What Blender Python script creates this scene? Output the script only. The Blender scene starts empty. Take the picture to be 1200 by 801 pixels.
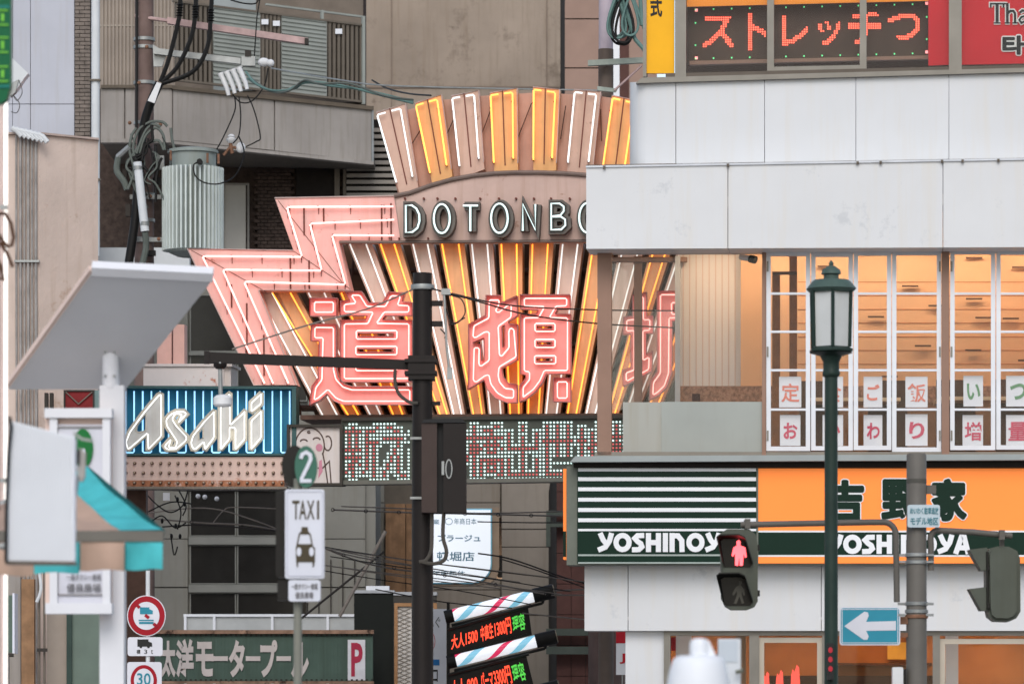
import bpy, math, random
from mathutils import Vector
from mathutils.geometry import tessellate_polygon
random.seed(7)
SC = bpy.context.scene
COL = SC.collection
R = math.radians

# ------------------------------------------------------------------ camera, sky, sun, exposure
F, ZC, HOR = 4800.0, 1.6, 840.0            # focal length in photo pixels, eye height, horizon row
cam = bpy.data.cameras.new('camera')
cam.lens = 144.0; cam.sensor_width = 36.0
cam.shift_y = (HOR - 400.5) / 1200.0
cam.clip_start = 0.5; cam.clip_end = 900
cam.dof.use_dof = True; cam.dof.focus_distance = 52.0; cam.dof.aperture_fstop = 3.9
camo = bpy.data.objects.new('camera', cam); COL.objects.link(camo)
camo.location = (0, 0, ZC); camo.rotation_euler = (R(90), 0, 0)
SC.camera = camo

SUN_DIR = Vector((-0.06, -1.0, 0.80)).normalized()      # towards the sun: behind the camera, to the left
wd = bpy.data.worlds.new('World'); SC.world = wd; wd.use_nodes = True
wn = wd.node_tree; bg = wn.nodes['Background']
sky = wn.nodes.new('ShaderNodeTexSky'); sky.sky_type = 'NISHITA'; sky.sun_disc = False
sky.sun_elevation = math.asin(SUN_DIR.z); sky.sun_rotation = math.atan2(SUN_DIR.x, SUN_DIR.y)
sky.dust_density = 1.5; sky.air_density = 1.0; sky.ozone_density = 1.0
hs = wn.nodes.new('ShaderNodeHueSaturation'); hs.inputs['Saturation'].default_value = 0.72
wn.links.new(sky.outputs[0], hs.inputs['Color']); wn.links.new(hs.outputs[0], bg.inputs['Color'])
bg.inputs['Strength'].default_value = 0.12
sl = bpy.data.lights.new('sun', 'SUN'); sl.energy = 0.8; sl.angle = R(35); sl.color = (1.0, 0.98, 0.96)
so = bpy.data.objects.new('sun', sl); COL.objects.link(so)
so.rotation_euler = (-SUN_DIR).to_track_quat('-Z', 'Y').to_euler(); so.location = (-20, -20, 40)
vs = SC.view_settings
vs.view_transform = 'Standard'; vs.look = 'None'; vs.gamma = 1; vs.use_curve_mapping = False
vs.exposure = 0.68
SC.render.engine = 'CYCLES'
SC.cycles.use_denoising = True
SC.cycles.use_adaptive_sampling = True; SC.cycles.adaptive_threshold = 0.012
SC.cycles.max_bounces = 8; SC.cycles.transparent_max_bounces = 16
SC.cycles.sample_clamp_indirect = 4.0
SC.cycles.caustics_reflective = False; SC.cycles.caustics_refractive = False

# ------------------------------------------------------------------ materials
def lin(c):
    c /= 255.0
    return c/12.92 if c <= 0.04045 else ((c+0.055)/1.055)**2.4
def S(r, g, b, k=1.0):
    return tuple(min(0.85, lin(v)*k) for v in (r, g, b))
MATS = {}
def mat(name, rgb, rough=0.6, var=0.08, scale=3.0, streak=0.0, metal=0.0, bump=0.0, emit=None, es=0.0,
        spot=None, spot_amt=0.0, spot_scale=4.0, coat=0.0, grime=None, spec=0.16, uneven=False):
    if name in MATS: return MATS[name]
    m = bpy.data.materials.new(name); m.use_nodes = True; MATS[name] = m
    nt = m.node_tree; N = nt.nodes; L = nt.links; b = N['Principled BSDF']
    b.inputs['Roughness'].default_value = rough; b.inputs['Metallic'].default_value = metal
    b.inputs['Coat Weight'].default_value = coat
    b.inputs['Specular IOR Level'].default_value = spec
    tc = N.new('ShaderNodeTexCoord'); co = tc.outputs['Object']
    def noise(sc, detail=4.0, stretch=None, rgh=0.6):
        n = N.new('ShaderNodeTexNoise'); n.inputs['Scale'].default_value = sc
        n.inputs['Detail'].default_value = detail; n.inputs['Roughness'].default_value = rgh
        if stretch:
            mp = N.new('ShaderNodeMapping'); mp.inputs['Scale'].default_value = stretch
            L.new(co, mp.inputs['Vector']); L.new(mp.outputs[0], n.inputs['Vector'])
        else: L.new(co, n.inputs['Vector'])
        return n.outputs['Fac']
    def ramp(src, a, c):
        r = N.new('ShaderNodeMapRange'); r.inputs[1].default_value = a; r.inputs[2].default_value = c
        L.new(src, r.inputs[0]); return r.outputs[0]
    def mix(fac, A, B):
        x = N.new('ShaderNodeMix'); x.data_type = 'RGBA'
        if isinstance(fac, float): x.inputs[0].default_value = fac
        else: L.new(fac, x.inputs[0])
        for i, v in ((6, A), (7, B)):
            if isinstance(v, tuple): x.inputs[i].default_value = v + (1,)
            else: L.new(v, x.inputs[i])
        return x.outputs[2]
    dark = tuple(v*(1-2.2*var) for v in rgb); lite = tuple(min(.9, v*(1+var)) for v in rgb)
    c = mix(ramp(noise(scale), .3, .7), dark, lite) if var else rgb
    if streak:
        d2 = tuple(v*(1-streak)*w for v, w in zip(rgb, (1.0, .96, .9)))
        c = mix(ramp(noise(1.0, 5.0, (9, 9, .55)), .5, .78), c, d2)
    if grime:
        c = mix(ramp(noise(1.3, 6.0, None, .7), .55, .75), c, grime)
    if spot:
        f = ramp(noise(spot_scale, 7.0, None, .72), .62 - .25*spot_amt, .70 - .2*spot_amt)
        c = mix(f, c, spot)
    if isinstance(c, tuple): b.inputs['Base Color'].default_value = c + (1,)
    else: L.new(c, b.inputs['Base Color'])
    if bump:
        bp = N.new('ShaderNodeBump'); bp.inputs['Strength'].default_value = bump; bp.inputs['Distance'].default_value = .01
        L.new(noise(scale*12, 3.0), bp.inputs['Height']); L.new(bp.outputs[0], b.inputs['Normal'])
    if emit:
        b.inputs['Emission Color'].default_value = emit + (1,); b.inputs['Emission Strength'].default_value = es*.74
        if uneven:
            r = N.new('ShaderNodeMapRange'); r.inputs[1].default_value = .3; r.inputs[2].default_value = .7
            r.inputs[3].default_value = es*.74*.72; r.inputs[4].default_value = es*.74*1.18
            L.new(noise(1.7, 3.0), r.inputs[0]); L.new(r.outputs[0], b.inputs['Emission Strength'])
    return m
def glass(name, tint=(.96, .97, .97), refl=.012, dirt=0.003):
    if name in MATS: return MATS[name]
    m = bpy.data.materials.new(name); m.use_nodes = True; MATS[name] = m
    nt = m.node_tree; N = nt.nodes; L = nt.links; N.remove(N['Principled BSDF'])
    t = N.new('ShaderNodeBsdfTransparent'); t.inputs[0].default_value = tint + (1,)
    g = N.new('ShaderNodeBsdfGlossy'); g.inputs['Roughness'].default_value = .03
    d = N.new('ShaderNodeBsdfDiffuse'); d.inputs[0].default_value = (.5, .5, .48, 1)
    m1 = N.new('ShaderNodeMixShader'); m1.inputs[0].default_value = refl
    L.new(t.outputs[0], m1.inputs[1]); L.new(g.outputs[0], m1.inputs[2])
    m2 = N.new('ShaderNodeMixShader'); m2.inputs[0].default_value = dirt
    L.new(m1.outputs[0], m2.inputs[1]); L.new(d.outputs[0], m2.inputs[2])
    L.new(m2.outputs[0], N['Material Output'].inputs[0])
    return m
def glow(name, rgb, es, base=None):
    return mat(name, base or tuple(min(.8, v) for v in rgb), .35, 0, emit=rgb, es=es, uneven='neon' in name or 'tube' in name)

# ------------------------------------------------------------------ planes and mesh builder
class Pl:
    """A real vertical plane in the place: y = c + m*x. at() gives the point of the plane seen at a photo pixel."""
    def __init__(s, D, px0=600, m=0.0):
        s.m = m; x0 = (px0-600)/F*D; s.c = D - m*x0; s.k = math.sqrt(1+m*m)
        s.n = Vector((m, -1, 0))/s.k; s.s = D/F; s.u = Vector((1, m, 0))/s.k
    def at(s, px, py, o=0.0):
        y = (s.c - o*s.k)/(1 - s.m*(px-600)/F)
        return Vector(((px-600)/F*y, y, ZC+(HOR-py)/F*y))
_pl = {}
def P(D):
    if D not in _pl: _pl[D] = Pl(D)
    return _pl[D]
def W(px, py, D): return P(D).at(px, py)

def thing(name, label, cat, loc, group=None):
    o = bpy.data.objects.new(name, None); COL.objects.link(o); o.location = loc
    o.empty_display_size = .2
    o['label'] = label; o['category'] = cat
    if group: o['group'] = group
    return o
def wloc(o):
    l = Vector(o.location)
    while o.parent: o = o.parent; l += Vector(o.location)
    return l
class MB:
    def __init__(s): s.v = []; s.f = []
    def add(s, vs, fs):
        k = len(s.v); s.v += [tuple(v) for v in vs]; s.f += [tuple(i+k for i in f) for f in fs]; return s
    def hexa(s, fr, bk):           # 4 front, 4 back points
        return s.add(list(fr)+list(bk), [(0,1,2,3), (7,6,5,4), (0,4,5,1), (1,5,6,2), (2,6,7,3), (3,7,4,0)])
    def box(s, x0, x1, y0, y1, z0, z1):
        return s.hexa([(x0,y0,z0), (x1,y0,z0), (x1,y0,z1), (x0,y0,z1)], [(x0,y1,z0), (x1,y1,z0), (x1,y1,z1), (x0,y1,z1)])
    def rect(s, pl, x0, y0, x1, y1, o=0.0, d=.05):
        fr = [pl.at(x0,y1,o), pl.at(x1,y1,o), pl.at(x1,y0,o), pl.at(x0,y0,o)]
        return s.hexa(fr, [p-pl.n*d for p in fr])
    def frame(s, pl, x0, y0, x1, y1, w, o=0.0, d=.05, wb=None):
        wb = wb or w
        s.rect(pl, x0, y0, x1, y0+w, o, d); s.rect(pl, x0, y1-wb, x1, y1, o, d)
        s.rect(pl, x0, y0+w, x0+w, y1-wb, o, d); s.rect(pl, x1-w, y0+w, x1, y1-wb, o, d); return s
    def poly(s, pl, pts, o=0.0, d=.05, holes=()):
        loops = [list(pts)]+[list(h) for h in holes]
        flat = [p for l in loops for p in l]
        fr = [pl.at(p[0], p[1], o) for p in flat]; n = len(fr)
        tri = tessellate_polygon([[Vector((p[0], -p[1], 0)) for p in l] for l in loops])
        fs = []
        for a, b, c in tri:
            A, B, C = flat[a], flat[b], flat[c]
            cr = (B[0]-A[0])*(-(C[1]-A[1])) - (C[0]-A[0])*(-(B[1]-A[1]))
            if cr < 0: a, b, c = c, b, a
            fs += [(a, b, c), (c+n, b+n, a+n)]
        k = 0
        for l in loops:
            m = len(l)
            for i in range(m):
                j = (i+1) % m; fs.append((k+i, k+i+n, k+j+n, k+j))
            k += m
        return s.add(fr+[p-pl.n*d for p in fr], fs)
    def wall(s, pl, pts, o0, o1):          # sheet metal rim standing on an outline
        n = len(pts)
        vs = [pl.at(p[0], p[1], o0) for p in pts]; vs = vs+[v+pl.n*(o1-o0) for v in vs]
        return s.add(vs, [(i, (i+1) % n, n+(i+1) % n, n+i) for i in range(n)])
    def tube(s, pts, r, n=6, closed=False, caps=True, r1=None):
        pts = [Vector(p) for p in pts]; m = len(pts); k = len(s.v)
        prev = None
        for i, p in enumerate(pts):
            a = pts[(i-1) % m] if (closed or i > 0) else p
            b = pts[(i+1) % m] if (closed or i < m-1) else p
            t = (b-a)
            if t.length < 1e-9: t = Vector((0, 0, 1))
            t.normalize()
            if prev is None:
                ref = Vector((0, 1, 0)) if abs(t.y) < .9 else Vector((1, 0, 0))
                u = t.cross(ref).normalized()
            else:
                u = (prev - t*prev.dot(t))
                u = u.normalized() if u.length > 1e-6 else t.orthogonal().normalized()
            prev = u; w = t.cross(u)
            rr = r if r1 is None else r+(r1-r)*i/(m-1)
            for j in range(n):
                q = 2*math.pi*j/n; s.v.append(tuple(p+(u*math.cos(q)+w*math.sin(q))*rr))
        for i in range(m if closed else m-1):
            for j in range(n):
                a = k+i*n+j; b = k+i*n+(j+1) % n; i2 = (i+1) % m
                s.f.append((a, b, k+i2*n+(j+1) % n, k+i2*n+j))
        if caps and not closed:
            s.f.append(tuple(k+j for j in range(n))[::-1]); s.f.append(tuple(k+(m-1)*n+j for j in range(n)))
        return s
    def ptube(s, pl, pts, r, o=0.0, n=6, closed=False):
        return s.tube([pl.at(p[0], p[1], o) for p in pts], r, n, closed)
    def lathe(s, c, prof, n=20):
        c = Vector(c); k = len(s.v)
        for r, z in prof:
            for j in range(n):
                q = 2*math.pi*(j+.5)/n; s.v.append((c.x+r*math.cos(q), c.y+r*math.sin(q), c.z+z))
        for i in range(len(prof)-1):
            for j in range(n):
                s.f.append((k+i*n+j, k+i*n+(j+1) % n, k+(i+1)*n+(j+1) % n, k+(i+1)*n+j))
        s.f.append(tuple(k+j for j in range(n))[::-1]); s.f.append(tuple(k+(len(prof)-1)*n+j for j in range(n)))
        return s
    def ball(s, c, rx, ry=None, rz=None, n=12, m=7):
        ry = ry or rx; rz = rz or rx; c = Vector(c); k = len(s.v)
        for i in range(m+1):
            t = math.pi*i/m
            for j in range(n):
                q = 2*math.pi*j/n
                s.v.append((c.x+rx*max(.001, math.sin(t))*math.cos(q), c.y+ry*max(.001, math.sin(t))*math.sin(q), c.z+rz*math.cos(t)))
        for i in range(m):
            for j in range(n):
                s.f.append((k+i*n+j, k+(i+1)*n+j, k+(i+1)*n+(j+1) % n, k+i*n+(j+1) % n))
        return s
    def ribbon(s, pl, pts, w, o=0.0, d=.03, closed=False):     # flat stroke of width w (pixels)
        n = len(pts); L_, R_ = [], []
        for i in range(n):
            p = pts[i]
            a = pts[i-1] if (i > 0 or closed) else None
            b = pts[(i+1) % n] if (i < n-1 or closed) else None
            ds = []
            if a is not None: ds.append((p[0]-a[0], p[1]-a[1]))
            if b is not None: ds.append((b[0]-p[0], b[1]-p[1]))
            ds = [(x/math.hypot(x, y), y/math.hypot(x, y)) for x, y in ds if math.hypot(x, y) > 1e-9]
            tx = sum(x for x, y in ds); ty = sum(y for x, y in ds); l = math.hypot(tx, ty) or 1
            tx /= l; ty /= l
            cs = max(.45, tx*ds[0][0]+ty*ds[0][1]); h = w/2/cs
            L_.append((p[0]+ty*h, p[1]-tx*h)); R_.append((p[0]-ty*h, p[1]+tx*h))
        for i in range(n if closed else n-1):
            j = (i+1) % n
            fr = [pl.at(*R_[i], o), pl.at(*R_[j], o), pl.at(*L_[j], o), pl.at(*L_[i], o)]
            s.hexa(fr, [q-pl.n*d for q in fr])
        return s
    def build(s, name, m, parent=None, smooth=False, label=None, cat=None, group=None, kind=None, origin=None):
        me = bpy.data.meshes.new(name)
        if parent is not None: org = wloc(parent)
        elif origin is not None: org = Vector(origin)
        else:
            xs = [v[0] for v in s.v]; ys = [v[1] for v in s.v]; zs = [v[2] for v in s.v]
            org = Vector(((min(xs)+max(xs))/2, (min(ys)+max(ys))/2, min(zs)))
        me.from_pydata([(v[0]-org.x, v[1]-org.y, v[2]-org.z) for v in s.v], [], s.f)
        me.validate(); me.materials.append(m)
        if smooth:
            me.polygons.foreach_set('use_smooth', [True]*len(me.polygons))
            try: me.set_sharp_from_angle(angle=R(40))
            except Exception: pass
        o = bpy.data.objects.new(name, me); COL.objects.link(o)
        if parent is not None: o.parent = parent
        else: o.location = org
        if label: o['label'] = label
        if cat: o['category'] = cat
        if group: o['group'] = group
        if kind: o['kind'] = kind
        return o
def B(): return MB()
def hollow(pl, x0, y0, x1, y1, o, d, name, m, parent, **k):
    return MB().rect(pl, x0, y0, x1, y1, o, d).build(name, m, parent, **k)

def glyphs(body, bold=0.0, shear=0.0):
    c = bpy.data.curves.new('glyphs', 'FONT'); c.body = body; c.offset = bold; c.shear = shear; c.resolution_u = 3
    o = bpy.data.objects.new('glyphs', c); COL.objects.link(o)
    bpy.context.view_layer.update()
    me = bpy.data.meshes.new_from_object(o.evaluated_get(bpy.context.evaluated_depsgraph_get()))
    vs_ = [v.co.copy() for v in me.vertices]; fs_ = [tuple(p.vertices) for p in me.polygons]
    bpy.data.objects.remove(o); bpy.data.curves.remove(c); bpy.data.meshes.remove(me)
    return vs_, fs_
def text(body, pl, x0, y0, x1, y1, o, name, m, parent, bold=0.0, d=.004, pad=None, quad=None, **k):
    """Lettering cut from sheet, filling the pixel box (or a slanted quad TL,TR,BR,BL) on plane pl."""
    v, f = glyphs(body, bold)
    ax = min(p.x for p in v); bx = max(p.x for p in v); ay = min(p.y for p in v); by = max(p.y for p in v)
    def mp(p):
        u = (p.x-ax)/(bx-ax); t = 1-(p.y-ay)/(by-ay)
        if quad:
            a = [quad[0][i]*(1-u)+quad[1][i]*u for i in (0, 1)]; b = [quad[3][i]*(1-u)+quad[2][i]*u for i in (0, 1)]
            return pl.at(a[0]*(1-t)+b[0]*t, a[1]*(1-t)+b[1]*t, o)
        return pl.at(x0+(x1-x0)*u, y0+(y1-y0)*t, o)
    fr = [mp(p) for p in v]; n = len(fr)
    mb = MB(); ed = {}
    for q in f:
        for i in range(len(q)):
            a, b = q[i], q[(i+1) % len(q)]; ed[(a, b)] = 1
    sides = [(a, a+n, b+n, b) for (a, b) in ed if (b, a) not in ed]
    mb.add(fr+[p-pl.n*d for p in fr], list(f)+[tuple(i+n for i in q[::-1]) for q in f]+sides)
    return mb.build(name, m, parent, **k)

def fat(ch, pl, x0, y0, x1, y1, r, o, name, m, parent):
    """Heavy rounded brush weight: the glyph swept round a small circle (r pixels)."""
    v, f = glyphs(ch, .012); mb = MB()
    ax = min(p.x for p in v); bx = max(p.x for p in v); ay = min(p.y for p in v); by = max(p.y for p in v)
    q = 2.5
    for k in range(13):
        dx, dy = (r*math.cos(k*math.pi/6), r*math.sin(k*math.pi/6)) if k < 12 else (0, 0)
        fr = [pl.at(x0+q+(x1-x0-2*q)*(p.x-ax)/(bx-ax)+dx, y0+q+(y1-y0-2*q)*(1-(p.y-ay)/(by-ay))+dy, o+.0003*k) for p in v]
        mb.add(fr, f)
    return mb.build(name, m, parent)
def inset(pts, d):
    """Shift a closed outline inwards by d pixels (outwards if negative)."""
    n = len(pts); A = sum(pts[i][0]*pts[(i+1) % n][1]-pts[(i+1) % n][0]*pts[i][1] for i in range(n))
    sg = 1 if A > 0 else -1; out = []
    for i in range(n):
        a, p, b = pts[i-1], pts[i], pts[(i+1) % n]
        d1 = (p[0]-a[0], p[1]-a[1]); d2 = (b[0]-p[0], b[1]-p[1])
        l1 = math.hypot(*d1) or 1; l2 = math.hypot(*d2) or 1
        n1 = (-d1[1]/l1*sg, d1[0]/l1*sg); n2 = (-d2[1]/l2*sg, d2[0]/l2*sg)
        mx, my = n1[0]+n2[0], n1[1]+n2[1]; l = math.hypot(mx, my) or 1
        mx /= l; my /= l; h = d/max(.5, mx*n1[0]+my*n1[1])
        out.append((p[0]+mx*h, p[1]+my*h))
    return out
def rnd(pts, closed=True, it=1, q=.25):
    """Round corners with a fixed-radius cut."""
    n = len(pts); out = []
    for i in range(n):
        p = pts[i]
        if not closed and i in (0, n-1): out.append(p); continue
        a, b = pts[i-1], pts[(i+1) % n]
        for t, e in ((a, 0), (b, 1)):
            dx, dy = t[0]-p[0], t[1]-p[1]; l = math.hypot(dx, dy) or 1; c = min(1.3, l*.35)
            out.append((p[0]+dx/l*c, p[1]+dy/l*c))
    return out
def ell(cx, cy, rx, ry, n=28, a0=0, a1=360):
    full = (a1-a0) == 360
    return [(cx+rx*math.cos(R(a0+(a1-a0)*i/(n if full else n-1))), cy+ry*math.sin(R(a0+(a1-a0)*i/(n if full else n-1)))) for i in range(n)]
def rrect(x0, y0, x1, y1, r, n=4):
    out = []
    for cx, cy, a in ((x1-r, y0+r, -90), (x1-r, y1-r, 0), (x0+r, y1-r, 90), (x0+r, y0+r, 180)):
        out += [(cx+r*math.cos(R(a+90*i/n)), cy+r*math.sin(R(a+90*i/n))) for i in range(n+1)]
    return out
def sag(a, b, dip, n=14):
    a, b = Vector(a), Vector(b)
    return [a.lerp(b, i/n)-Vector((0, 0, dip*4*(i/n)*(1-i/n))) for i in range(n+1)]
def spline(pts, n=6):
    pts = [Vector(p) for p in pts]; q = [pts[0]]+pts+[pts[-1]]; out = []
    for i in range(1, len(q)-2):
        for k in range(n):
            t = k/n
            out.append(.5*((2*q[i])+(-q[i-1]+q[i+1])*t+(2*q[i-1]-5*q[i]+4*q[i+1]-q[i+2])*t*t+(-q[i-1]+3*q[i]-3*q[i+1]+q[i+2])*t**3))
    out.append(pts[-1]); return out
def wire(pts, r, m, label, cat='cable', name='overhead_wire', group=None, n=5):
    return MB().tube(pts, r, n).build(name, m, None, True, label, cat, group)

# ------------------------------------------------------------------ ground
M_asphalt = mat('asphalt', (.05, .05, .052), .9, .15, 2.0, bump=.3)
M_pave = mat('pale_bounce_paving', (.52, .50, .485), .85, .12, 1.5)  # unseen ground, kept pale to bounce light onto the canopy underside
B().box(-260, 260, -200, 320, -.2, 0).build('road', M_asphalt, kind='structure')
B().box(-60, -1.0, 6, 50, 0, .13).build('pavement', M_pave, kind='structure')  # widened towards the road for more bounce
B().box(-60, -4.6, 50.2, 140, 0, .13).build('pavement', M_pave, kind='structure')
B().box(1.2, 60, 36.5, 140, 0, .13).build('pavement', M_pave, kind='structure')

# ------------------------------------------------------------------ far buildings
M_conc = mat('stained_concrete', S(152, 138, 124), .9, .1, .5, streak=.22, bump=.5, grime=S(108, 95, 83), spot=S(92, 80, 70), spot_amt=.02, spot_scale=.9)
M_conc2 = mat('pale_concrete', S(150, 144, 138), .85, .08, .8, streak=.3, bump=.2)
M_tan = mat('tan_screen', S(150, 139, 128), .8, .06, 2)
M_tilepink = mat('pink_brown_cladding', S(150, 125, 112), .7, .06, 1.5)
M_maroon = mat('maroon_tile', S(84, 56, 50), .6, .12, 3)
M_grey = mat('grey_panel', S(176, 178, 186), .6, .04, .7, streak=.08)
M_joint = mat('dark_joint', S(60, 56, 52), .9, .05)
M_brick = mat('dark_brown_brick', S(74, 62, 56), .8, .2, 9)
M_white = mat('white_paint', (.74, .75, .77), .45, .03, 1.0)
M_pipe = mat('white_pvc', S(200, 203, 204), .4, .04)
M_dark = mat('dark_shade_fill', S(38, 34, 31), .9, .1)  # near-black fill standing in for shade in recess, louvre and cap slot
M_fence = mat('grey_green_panel', S(142, 146, 140), .6, .05, 2)
M_bar = mat('brown_grey_bars', S(102, 94, 84), .55, .06)
M_steel = mat('galvanised_steel', S(150, 152, 150), .45, .1, 5, metal=.5)
M_rustpink = mat('primer_pink_steel', S(178, 152, 148), .7, .12, 6)

# bare concrete tower
t = thing('concrete_tower', 'tall stained brown concrete tower wall behind the neon crown', 'building', W(560, 900, 95)*1 - Vector((0, 0, W(560, 900, 95).z)))
pl = P(95)
B().box(pl.at(404, 0).x, pl.at(757, 0).x, 95, 104, 0, W(0, -120, 95).z).build('wall', M_conc, t)
for x in (458, 640): B().rect(pl, x, -100, x+1.5, 260, .02, .02).build('wall_joint', mat('concrete_joint', S(128, 114, 102), .9, .06), t)
B().rect(pl, 404, 101, 757, 103, .03, .05).build('wall_joint', mat('concrete_joint', S(128, 114, 102)), t)

# tiled building edge
t = thing('clad_building', 'pink brown clad building edge behind the coiled cables', 'building', Vector((W(700, 0, 84).x, 84, 0)))
pl = P(84)
B().box(pl.at(662, 0).x, pl.at(770, 0).x, 84.05, 92, 0, W(0, -110, 84).z).build('wall', M_joint, t)
for ya, yb in ((-110, 21.5), (23, 79), (80.5, 140), (141.5, 260)):
    for xa, xb in ((662, 702), (703, 716)):
        B().rect(pl, xa, ya, xb, yb, 0, .05).build('cladding_panel', M_tilepink, t)
B().rect(pl, 716.5, -110, 726, 260, .06, .1).build('corner_trim', M_white, t)
B().rect(pl, 726, -110, 737, 260, .05, .1).build('maroon_strip', M_maroon, t)
B().rect(pl, 737, -110, 770, 260, .02, .06).build('cladding_panel', M_tilepink, t)

# apartment building with the balcony
t = thing('apartment_building', 'brown apartment building with grey railed balcony behind the transformer', 'building', Vector((W(280, 0, 80).x, 80, 0)))
pl = P(80)
B().box(pl.at(100, 0).x, pl.at(426, 0).x, 80.1, 81.5, 0, W(0, -100, 80).z).build('wall', M_brick, t)
B().rect(pl, 117, -100, 205, 104, .05, .1).build('wall', M_tan, t)
B().rect(pl, 117, 29, 205, 31, .07, .03).build('screen_rail', mat('screen_trim', S(165, 155, 143)), t)
for i in range(20):
    B().rect(pl, 119+i*4.3, -60, 121+i*4.3, 103, .09, .04).build('screen_rib', M_tan, t)
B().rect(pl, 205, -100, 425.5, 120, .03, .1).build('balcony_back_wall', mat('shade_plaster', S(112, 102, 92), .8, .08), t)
B().rect(pl, 250, -60, 300, 106, .06, .05).build('window', mat('dim_pane', S(140, 146, 146), .2, .05), t)
# balcony: straight left part and receding right part
pb = P(77); pr = Pl(77, 202, .55)
bal = B().rect(pb, 118, 103, 202, 160, -.06, 3.0); bal.build('balcony_slab', M_conc2, t)
for xa, xb in ((118, 145.5), (147, 201.5)):
    B().rect(pb, xa, 103.5, xb, 163, .02, .1).build('fascia_panel', M_conc2, t)
for pts in ([(203, 104), (321, 112.5), (321, 176), (203, 164.5)], [(322.5, 113), (435, 128.5), (435, 189), (322.5, 176.5)]):
    B().poly(pr, pts, .02, .1).build('fascia_panel', M_conc2, t)
B().poly(pr, [(435.6, 126), (438, 126.5), (438, 192), (435.6, 191.6)], .04, .2).build('fascia_trim', M_steel, t)
B().poly(pr, [(202, 165), (438, 189), (438, 193), (202, 168.5)], .07, .2).build('fascia_trim', M_conc2, t)
B().rect(pb, 118, 162.5, 202.5, 167, .06, .2).build('fascia_trim', M_conc2, t)
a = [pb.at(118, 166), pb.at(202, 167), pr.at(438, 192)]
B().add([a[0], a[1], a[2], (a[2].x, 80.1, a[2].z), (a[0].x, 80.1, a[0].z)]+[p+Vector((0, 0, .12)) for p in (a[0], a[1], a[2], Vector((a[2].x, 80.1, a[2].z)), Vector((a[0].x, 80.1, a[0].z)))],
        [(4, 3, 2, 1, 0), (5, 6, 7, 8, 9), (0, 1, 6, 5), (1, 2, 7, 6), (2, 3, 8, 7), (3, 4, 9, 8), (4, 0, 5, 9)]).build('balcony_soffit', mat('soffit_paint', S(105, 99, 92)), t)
B().poly(pr, [(202, 100), (438, 124.5), (438, 129), (202, 104.5)], .08, .3).build('balcony_coping', mat('coping_metal', S(96, 86, 74), .5), t)
B().rect(pb, 118, 99.5, 202, 103.2, .08, .3).build('balcony_coping', mat('coping_metal', S(96, 86, 74)), t)
# railing: corrugated boards and bar sections on the receding side
rail = thing('balcony_railing', 'grey corrugated and barred railing on the upper balcony', 'railing', pr.at(202, 101, -.1))
def ytop(x): return 6+(x-250)*.128
def ybot(x): return 98.5+(x-250)*.117
for xa, xb in ((250, 305), (330, 383)):
    mb = B().poly(pr, [(xa, ytop(xa)), (xb, ytop(xb)), (xb, ybot(xb)), (xa, ybot(xa))], -.06, .03)
    n = 19
    for i in range(n):
        f = (i+.5)/n
        ya = ytop(xa)+(ybot(xa)-ytop(xa))*f; yb = ytop(xb)+(ybot(xb)-ytop(xb))*f
        mb.ribbon(pr, [(xa+.5, ya), (xb-.5, yb)], 2.3, -.035, .03)
    mb.build('corrugated_board', M_fence, rail)
for xa, xb, n in ((205, 249, 8), (306, 329, 5), (384, 426, 8)):
    B().poly(pr, [(xa, ytop(xa)+3), (xb, ytop(xb)+3), (xb, ybot(xb)), (xa, ybot(xa))], -.14, .02).build('backing_sheet', mat('bar_backing', S(66, 60, 54)), rail)
    for i in range(n):
        x = xa+(i+.5)*(xb-xa)/n
        B().poly(pr, [(x-1.5, ytop(x)+2), (x+1.5, ytop(x+1.5)+2), (x+1.5, ybot(x)), (x-1.5, ybot(x))], -.05, .04).build('bar', M_bar, rail)
for dy, w in ((0, 2.4),):
    B().ribbon(pr, [(203, ytop(203)+1), (428, ytop(428)+1)], 2.2, -.02, .06).build('top_rail', M_bar, rail)
B().ribbon(pr, [(203, ybot(203)), (428, ybot(428))], 2.6, -.02, .06).build('bottom_rail', M_bar, rail)
B().ribbon(pr, [(312, 5), (428, 20)], 2.2, -.2, .05).build('hand_rail', M_fence, rail)
B().ribbon(pr, [(426.5, 19), (426.5, 122)], 3.2, .0, .06).build('end_post', M_fence, rail)
B().ribbon(pr, [(378, 12), (378, 26)], 3, -.1, .05).build('rail_bracket', M_fence, rail)
for x in (310.5, 324, 397):
    B().rect(pr, x-4, ytop(x)+9, x+4, ytop(x)+15, -.0, .01).build('small_plate', M_white, rail)
# recess below
B().rect(pl, 262.5, 217, 288, 330, .12, .06).build('door', mat('door_paint', S(170, 166, 158), .5, .03), t)
B().frame(pl, 260, 214.5, 292, 330, 2.2, .16, .1).build('door_frame', mat('door_frame_grey', S(128, 124, 118)), t)
B().rect(pl, 347, 196, 392, 320, .1, .1).build('recess_panel', M_dark, t)
B().rect(pl, 392, 190, 398, 320, .14, .1).build('recess_post', M_bar, t)
B().rect(pl, 402, 190, 405.5, 320, .14, .1).build('recess_post', M_bar, t)
mb = B()
for j in range(28):
    for i in range(13):
        x = 298+i*8.0+(4 if j % 2 else 0); y = 190+j*4.2
        if 346 < x+7 and x < 393: continue
        if x+7.2 < 403: mb.rect(pl, x, y, x+7.2, y+3.5, .02, .05)
mb.build('brick_courses', M_brick, t, kind='stuff')
for j in range(16):
    y = 150+j*7.6
    B().poly(pl, [(406, y), (470, y), (470, y+4.5), (406, y+4.5)], .16, .1).build('louvre_slat', mat('louvre_metal', S(134, 127, 119), .5, .06), t)
B().rect(pl, 404, 140, 472, 300, .04, .05).build('louvre_backing', M_dark, t)

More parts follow.
